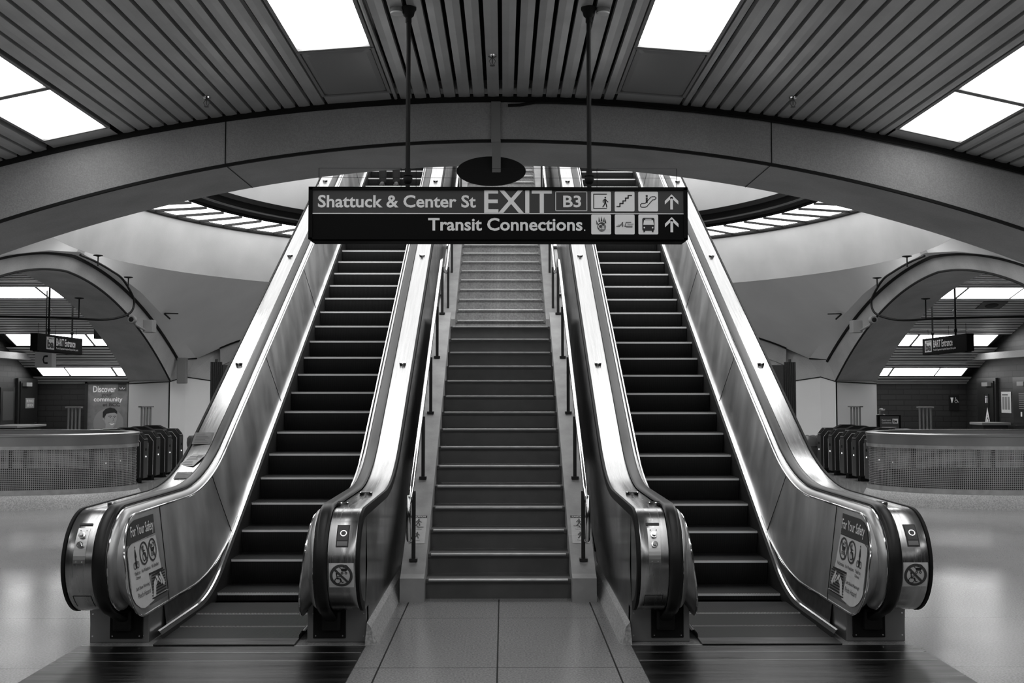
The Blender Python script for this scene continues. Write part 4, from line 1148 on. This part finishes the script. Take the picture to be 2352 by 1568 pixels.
# conduits with round hangers across the side arches
for sx in (-1, 1):
    sd = 'left' if sx < 0 else 'right'
    mb = MB(); pts = [(sx * 7.40, y, zB(y) - .03) for y in (18.4, 18.9, 19.4, 19.9, 20.4)] + [(sx * 7.38, 20.8, 3.80), (sx * 7.36, 21.0, 3.60), (sx * 7.40, 20.95, 3.38), (sx * 7.58, 20.8, 3.26), (sx * 7.85, 20.6, 3.20), (sx * 8.4, 20.5, 3.22), (sx * 8.95, 20.5, 3.24), (sx * 12.3, 20.5, 3.30)]
    # smooth
    P = [Vector(p) for p in pts]; sm = []
    for i in range(len(P) - 1):
        p0, p1, p2, p3 = P[max(i - 1, 0)], P[i], P[i + 1], P[min(i + 2, len(P) - 1)]
        for k in range(5):
            u = k / 5; sm.append(.5 * ((2 * p1) + (p2 - p0) * u + (2 * p0 - 5 * p1 + 4 * p2 - p3) * u * u + (3 * p1 - p0 - 3 * p2 + p3) * u ** 3))
    mb.tube(sm + [P[-1]], .022, 8); tag(mb.build('conduit', 'black', smooth=True), f'black cable looping over the {sd} side arch', 'cable')
    for j, (x, y, z) in enumerate(((7.36, 19.1, 4.27), (7.34, 20.6, 4.04), (8.25, 20.5, 3.62))):
        t = thing('conduit_hanger', f'{("upper", "middle", "lower")[j]} round disc hanger holding the cable on the {sd} side arch', 'bracket', (sx * x, y, z), 0, 'conduit hangers')
        mb = MB(); mb.lathe([(0, .0), (.085, 0), (.085, -.012), (.012, -.03), (.012, -.20 if j < 2 else -.40)], n=20); mb.build('hanger', 'black', t, smooth=True)
    # wall cameras at the arch face
    t = thing('security_camera', f'grey box camera on the face of the {sd} side arch', 'camera', (sx * 7.42, 22.15, 3.06))
    mb = MB(); mb.box(-.10, .10, -.15, .10, -.02, .24, bev=.01); mb.build('junction_box', 'box', t)
    mb = MB(); mb.tube([(sx * .05, -.12, .02), (sx * .18, -.35, .12), (sx * .20, -.5, .2)], .025, 8); mb.build('arm', 'box', t, smooth=True)
    mb = MB(); mb.lathe([(0, .0), (.075, .0), (.085, .03), (.085, .11), (.0, .13)], (sx * .20, -.56, .22), 20, 'y'); mb.build('camera_housing', 'box', t, smooth=True)
    mb = MB(); mb.lathe([(0, -.02), (.045, -.005), (.05, .01)], (sx * .20, -.57, .22), 16, 'y'); mb.build('lens', 'black', t, smooth=True)
    # speaker by the pier, left only has long grey box
t = thing('emergency_lamp', 'small dark cube lamp on a thin pipe under the left arch', 'lamp', (-9.0, 23.6, 2.98))
mb = MB(); mb.box(-.12, .12, -.1, .1, 0, .24); mb.build('lamp_box', 'black', t); mb = MB(); mb.tube([(0, 0, .24), (-3.3, 0, .22)], .012, 6); mb.build('pipe', 'black', t)
t = thing('wall_speaker', 'long grey boxed conduit cover at the top of the left pier', 'box', (-7.55, 24.75, 2.0))
mb = MB(); mb.box(-.06, .16, -.14, .0, 0, .60, bev=.02); mb.build('cover', 'box', t)
t = thing('dome_camera', 'small round white dome camera on the left brick wall', 'camera', (-10.48, 28.1, 2.33))
mb = MB(); mb.lathe([(0, -.10), (.05, -.09), (.075, -.05), (.075, .09)], (0, 0, 0), 20, 'y'); mb.build('housing', 'signwhite', t, smooth=True)
mb = MB(); mb.lathe([(0, -.12), (.03, -.11), (.035, -.085)], (0, 0, 0), 14, 'y'); mb.build('lens', 'black', t, smooth=True)
t = thing('ceiling_speaker', 'square dark speaker grille in the right side hall ceiling', 'speaker', (11.15, 23.95, ZS(23.95) - .02)); t.rotation_euler = (-.29, 0, 0)
mb = MB(); mb.box(-.28, .28, -.22, .22, 0, .03); mb.build('plate', 'post', t); mb = MB(); mb.lathe([(0, -.01), (.13, -.008), (.15, 0)], n=20); mb.build('cone', 'black', t)
for sx in (-1, 1):
    for x, y in ((9.4, 22.0), (10.4, 24.2), (9.75, 25.3)):
        sprinkler(sx * x, y, ZS(y) - .005, f'sprinkler in the slatted ceiling of the {"left" if sx < 0 else "right"} side hall', 1.5)

# ---- campus poster
PY = 28.16
t = thing('poster', 'framed college poster with smiling man on the left brick wall', 'poster', (-10.51, PY, .30))
mb = MB(); mb.box(-.60, -.54, -.06, .02, -.02, 1.80); mb.box(.54, .66, -.06, .02, -.02, 1.80); mb.box(-.60, .66, -.06, .02, 1.74, 1.83); mb.build('frame', 'trim', t)
d = Decal(lambda a, b, h: (a, -h, b), .003)
d.rect(-.54, 0, .54, 1.74, 'posterbg'); d.up(); d.disc(.02, .68, .40, 'postermid', 32); d.rect(.26, 1.53, .48, 1.74, 'inkgrey'); d.up()
d.line([(.29, 1.62), (.33, 1.585), (.37, 1.60), (.41, 1.585), (.45, 1.62)], .012, 'white'); d.disc(.37, 1.625, .012, 'white', 8)
d.text('Discover', -.40, 1.50, .20, 1.67, 'white', .02); d.text('your', -.18, 1.36, .10, 1.46, 'inkgrey', .02)
d.text('community', -.38, 1.22, .38, 1.37, 'white', .02); d.text('at BCC', -.14, 1.13, .32, 1.22, 'inkgrey', .03)
# man: shoulders, neck, face, hair
d.poly([(-.36, 0), (-.33, .30), (-.22, .47), (-.06, .54), (.14, .52), (.27, .42), (.36, .25), (.38, 0)], 'inkgrey'); d.up()
d.poly([(-.06, .50), (-.05, .66), (.14, .62), (.15, .50), (.05, .44)], 'skinlight'); d.up()
d.poly([(-.10, .86), (-.08, .72), (-.02, .60), (.07, .545), (.15, .57), (.21, .66), (.24, .78), (.24, .92), (.16, 1.0), (.02, 1.0), (-.08, .95)], 'skinlight'); d.disc(-.10, .80, .03, 'skinlight', 10, .045); d.up()
d.poly([(-.13, .84), (-.13, .98), (-.06, 1.06), (.06, 1.10), (.18, 1.07), (.25, 1.0), (.25, .93), (.18, .96), (.06, .95), (-.03, .93), (-.07, .86), (-.09, .82)], 'ink')
d.line([(.02, .865), (.07, .875), (.11, .862)], .014, 'ink'); d.line([(.15, .862), (.19, .872), (.22, .86)], .014, 'ink')
d.disc(.07, .835, .016, 'ink', 10, .009); d.disc(.185, .835, .015, 'ink', 10, .009); d.line([(.14, .82), (.165, .75), (.13, .742)], .008, 'inkgrey')
d.poly([(.04, .69), (.12, .67), (.19, .70), (.15, .64), (.09, .635)], 'white'); d.line([(.03, .695), (.11, .672), (.20, .705)], .008, 'ink')
d.build(t, {'posterbg': 'poster_sheet', 'postermid': 'printed_disc', 'inkgrey': 'printed_text', 'white': 'printed_lettering', 'skinlight': 'printed_face', 'ink': 'printed_hair'})

# ---- doors, notices, kiosk
def door(nm, sx, y0, y1, labeltxt=None):
    mb = MB(); a, b = sorted((sx * 12.395, sx * 12.33)); mb.box(a, b, y0 - .08, y1 + .08, 0, 2.16); fr = struct(mb, nm, 'trim')
    mb = MB(); a, b = sorted((sx * 12.33, sx * 12.30)); mb.box(a, b, y0, y1, .01, 2.08); dl = mb.build('door_leaf', 'door', fr)
    mb = MB(); a, b = sorted((sx * 12.30, sx * 12.20)); mb.box(a, b, y0 + .1, y0 + .42, 1.95, 2.05); mb.build('door_closer', 'box', dl)
    mb = MB(); mb.tube([(sx * 12.27, y1 - .1, 1.0), (sx * 12.27, y1 - .22, 1.0)], .012, 8); mb.tube([(sx * 12.30, y1 - .1, 1.0), (sx * 12.27, y1 - .1, 1.0)], .012, 8); mb.build('door_handle', 'chrome', dl)
    return dl
d1 = door('door_1', 1, 26.45, 27.35); d2 = door('door_2', 1, 24.6, 25.4); d3 = door('door_3', -1, 27.0, 27.95)
def side_notice(sx, y, z, w, h, nm, lab, cat, base, fn=None):
    t = thing(nm, lab, cat, (sx * (12.29 if 'door' in lab and 'between' not in lab and 'left of' not in lab else 12.39), y, z))
    mb = MB(); mb.box(-.006, .006, -w / 2, w / 2, -h / 2, h / 2); mb.build('board', base, t)
    f = (lambda a, b, q: (-.007 - q, -a, b)) if sx > 0 else (lambda a, b, q: (.007 + q, a, b))
    d = Decal(f, .001); fn(d); d.build(t, 'print'); return t
def n_map(d):
    d.rect(-.2, .17, .1, .20, 'inkgrey')
    for k in range(3): d.rect(-.2 + .14 * k, -.18, -.09 + .14 * k, .14, 'midgrey')
side_notice(1, 25.95, 1.55, .5, .52, 'notice_board', 'white printed notice between the two doors, right side wall', 'sign', 'paper', n_map)
def n_wc(d): d.rect(-.06, -.05, -.02, .08, 'white'); d.disc(-.04, .11, .02, 'white', 8); d.rect(.02, -.05, .06, .08, 'white'); d.disc(.04, .11, .02, 'white', 8)
side_notice(1, 26.8, 1.58, .25, .34, 'restroom_sign', 'small dark sign with white figures on the farther right door', 'sign', 'black', n_wc)
t = thing('accessible_sign', 'white triangle with a wheelchair on the farther right door', 'sign', (12.285, 26.75, 1.1))
d = Decal(lambda a, b, q: (-.001 - q, -a, b), .001); d.poly([(-.15, -.1), (.15, -.1), (0, .32)], 'white'); d.up(); wheelchair_icon(d, 0, -.07, .2, 'ink'); d.build(t, {'white': 'triangle', 'ink': 'wheelchair_symbol'})
def n_txt(d):
    for k in range(8): d.rect(-.2, .2 - .05 * k, .2, .22 - .05 * k, 'midgrey')
    wheelchair_icon(d, .08, -.33, .12, 'white'); d.rect(-.12, -.33, -.05, -.22, 'white')
side_notice(1, 24.9, 1.55, .5, .7, 'door_notice', 'dark notice with fine lines on the nearer right door', 'sign', 'door', n_txt)
def n_fire(d): d.text('FIRE SPRINKLER', -.2, .02, .2, .09, 'sticker', .01); d.text('RISER ROOM', -.17, -.09, .17, -.02, 'sticker', .01)
side_notice(-1, 27.5, 1.52, .5, .26, 'door_sign', 'small grey fire sprinkler room sign on the left hall door', 'sign', 'midgrey', n_fire)
side_notice(-1, 27.05, 1.55, .16, .36, 'braille_sign', 'narrow white room sign left of the fire sprinkler sign', 'sign', 'paper', lambda d: d.rect(-.04, -.12, .04, .12, 'ink'))
t = thing('restroom_plaque', 'small black plaque with white restroom symbols on the back brick wall', 'sign', (12.02, 28.19, 1.55))
t.location = (12.05, 28.19, 1.52)
mb = MB(); mb.box(-.13, .13, -.02, .0, -.2, .2); mb.build('board', 'black', t)
d = Decal(lambda a, b, q: (a, -.021 - q, b), .001); wheelchair_icon(d, .05, .0, .14, 'white'); d.poly([(-.1, .14), (-.02, .14), (-.05, .0), (-.07, .0)], 'white'); d.build(t, 'print')
# dark framed window on the left side wall and a small shelf
mb = MB(); mb.box(-12.39, -12.33, 26.0, 26.75, 1.0, 1.92); w = struct(mb, 'window_1', 'trim'); mb = MB(); mb.box(-12.33, -12.325, 26.1, 26.65, 1.1, 1.82); mb.build('window_pane', 'inkgrey', w)
t = thing('counter_shelf', 'pale shelf counter against the left side wall', 'shelf', (-11.9, 25.7, 0))
mb = MB(); mb.box(-.45, .4, -.6, 1.0, .95, 1.0, bev=.01); mb.build('worktop', 'box', t); mb = MB(); mb.box(-.4, .3, -.5, .9, 0, .95); mb.build('cabinet', 'post', t)
t = thing('counter_shelf', 'low pale shelf with cups below the right wall notice', 'shelf', (11.9, 25.9, 0))
mb = MB(); mb.box(-.3, .4, -.35, .35, 1.0, 1.06, bev=.01); mb.build('worktop', 'box', t); mb = MB(); mb.box(-.25, .35, -.3, .3, 0, 1.0); mb.build('cabinet', 'post', t)
# restroom guidelines stand
t = thing('notice_stand', 'black notice stand headed Restroom Guidelines, right hall', 'sign', (8.98, 24.6, -.09))
mb = MB(); mb.box(-.27, .27, -.05, .05, .75, 1.36, bev=.01); mb.build('board', 'signblack', t); mb = MB(); mb.box(-.03, .03, -.03, .03, .09, .75); mb.box(-.25, .25, -.2, .2, .09, .12); mb.build('stand', 'black', t)
d = Decal(lambda a, b, q: (a, -.051 - q, b), .001); d.rect(-.22, .80, .22, 1.33, 'signgrey'); d.up(); d.text('Restroom', -.18, 1.22, .03, 1.26, 'sticker', .01); d.text('Guidelines', -.18, 1.16, .05, 1.20, 'sticker', .01); d.rect(.07, 1.16, .20, 1.27, 'white')
for k in range(6): d.rect(-.18, 1.08 - .035 * k, .16, 1.09 - .035 * k, 'midgrey')
d.up(); d.text('ba', .09, 1.18, .18, 1.25, 'ink', .05); d.build(t, {'signgrey': 'sheet', 'sticker': 'lettering', 'white': 'emblem_square', 'midgrey': 'text_lines', 'ink': 'emblem'})

# ================================================================== PEOPLE
def skin_body(name, joints, edges, mat_, parent, root=0, sub=2):
    me = bpy.data.meshes.new(name); me.from_pydata([j[0] for j in joints], edges, []); me.materials.append(M[mat_])
    o = bpy.data.objects.new(name, me); COL.objects.link(o)
    if parent: o.parent = parent
    o.modifiers.new('skin', 'SKIN')
    lay = me.skin_vertices[0].data
    for i, j in enumerate(joints):
        r = j[1]; lay[i].radius = (r, r) if not isinstance(r, tuple) else r; lay[i].use_root = (i == root)
    o.modifiers['skin'].use_smooth_shade = True
    sd_ = o.modifiers.new('subdivision', 'SUBSURF'); sd_.levels = sub; sd_.render_levels = sub
    return o
def person(label, loc, rz, shirt, trousers, skin, bald=False, armpose=0, bow=0.):
    t = thing('person', label, 'person', loc, rz)
    J = [((0, 0, .95), (.15, .11)), ((0, 0, 1.12), (.14, .10)), ((0, .0, 1.32), (.17, .11)), ((0, 0, 1.44), (.10, .08)), ((0, -.01, 1.50), (.055, .055)), ((0, -.02 - bow * .5, 1.60), (.085, .095)), ((0, -.03 - bow, 1.68 - bow * .3), (.078, .09))]
    E = [(0, 1), (1, 2), (2, 3), (3, 4), (4, 5), (5, 6)]
    def add(p, r, par): J.append((p, r)); E.append((par, len(J) - 1)); return len(J) - 1
    for s_ in (-1, 1):
        h = add((s_ * .10, 0, .88), .095, 0); k = add((s_ * .12, -.02, .50), .062, h); a = add((s_ * .12, .02, .09), .042, k); add((s_ * .13, -.12, .035), (.045, .035), a)
        sh = add((s_ * .19, 0, 1.40), .06, 3); el = add((s_ * .25, .03, 1.12), .043, sh); wr = add((s_ * .24, -.10 - .1 * armpose, .90 + .15 * armpose), .028, el); hd = add((s_ * .235, -.13 - .1 * armpose, .84 + .15 * armpose), (.035, .02), wr)
        for f_ in range(4): q = add((s_ * (.225 + .012 * f_ - .01), -.15 - .1 * armpose - .006 * f_, .80 + .15 * armpose), .009, hd); add((s_ * (.222 + .012 * f_ - .01), -.152 - .1 * armpose, .765 + .15 * armpose + .006 * abs(f_ - 1.5)), .008, q)
        th_ = add((s_ * .205, -.165 - .1 * armpose, .835 + .15 * armpose), .010, hd); add((s_ * .20, -.18 - .1 * armpose, .81 + .15 * armpose), .009, th_)
    body = skin_body('body', J, E, skin, t)
    # face details
    mb = MB(); hx, hy, hz = 0, -.03 - bow, 1.64 - bow * .2
    mb.lathe([(0, -.022), (.010, -.012), (.014, .0)], (0, hy - .095, hz - .01), 8, 'y')
    for s_ in (-1, 1): mb.lathe([(0, -.012), (.010, -.010), (.022, .006), (.02, .02)], (s_ * .088, hy + .01, hz), 10, 'y')
    mb.build('nose_and_ears', skin, t, smooth=True)
    mb = MB()
    for s_ in (-1, 1): mb.lathe([(0, -.008), (.010, -.002), (.011, .004)], (s_ * .032, hy - .088, hz + .018), 10, 'y')
    mb.box(-.025, .025, hy - .094, hy - .088, hz - .052, hz - .046); mb.build('eyes_and_mouth', 'hair', t)
    if not bald:
        mb = MB(); rings = []
        for k in range(7): a = PI / 2 * k / 6; rings.append([(.098 * math.cos(a) * math.cos(b), hy + .018 + .11 * math.cos(a) * math.sin(b), hz + .035 + .085 * math.sin(a)) for b in [2 * PI * j / 16 for j in range(16)]])
        mb.loft(rings, closed=True); mb.build('hair', 'hair', t, smooth=True)
    # clothes
    Tj = [((0, 0, .90), (.165, .125)), ((0, 0, 1.12), (.155, .115)), ((0, 0, 1.32), (.185, .125)), ((0, 0, 1.445), (.10, .085))]; Te = [(0, 1), (1, 2), (2, 3)]
    for s_ in (-1, 1):
        Tj.append(((s_ * .19, 0, 1.40), .075)); Te.append((3, len(Tj) - 1)); Tj.append(((s_ * .25, .03, 1.14), .058)); Te.append((len(Tj) - 2, len(Tj) - 1))
    skin_body('shirt', Tj, Te, shirt, t)
    Lj = [((0, 0, .98), (.16, .12)), ((0, 0, .90), (.15, .12))]; Le = [(0, 1)]
    for s_ in (-1, 1):
        b = len(Lj); Lj += [((s_ * .105, 0, .84), .105), ((s_ * .12, -.02, .50), .078), ((s_ * .12, .02, .12), .068), ((s_ * .12, .02, .07), .066)]; Le += [(1, b), (b, b + 1), (b + 1, b + 2), (b + 2, b + 3)]
    skin_body('trousers', Lj, Le, trousers, t)
    for s_ in (-1, 1):
        mb = MB(); rings = []
        for y, w_, h_ in ((.09, .02, .03), (.08, .042, .07), (.0, .046, .095), (-.08, .05, .065), (-.16, .045, .045), (-.19, .02, .025)):
            rings.append([(s_ * .125 + w_ * math.cos(b), y, .0 + max(0, h_ / 2 + h_ / 2 * math.sin(b))) for b in [2 * PI * j / 14 for j in range(14)]])
        rows = mb.loft(rings, closed=True); mb.bm.faces.new(rows[0]); mb.bm.faces.new(rows[-1]); mb.build('shoe', 'shoe', t, smooth=True)
    return t
person('person in dark trousers riding high on the left escalator, only legs seen', (-2.03, 18.58, .058 + .2135 * 25 + .012), 0, 'denim', 'denim', 'skin')
person('bald person in a pale shirt looking down behind the restroom notice', (9.28, 25.95, 0), .3, 'shirt', 'denim', 'skin', bald=True, armpose=1, bow=.05).scale = (.86, .86, .84)
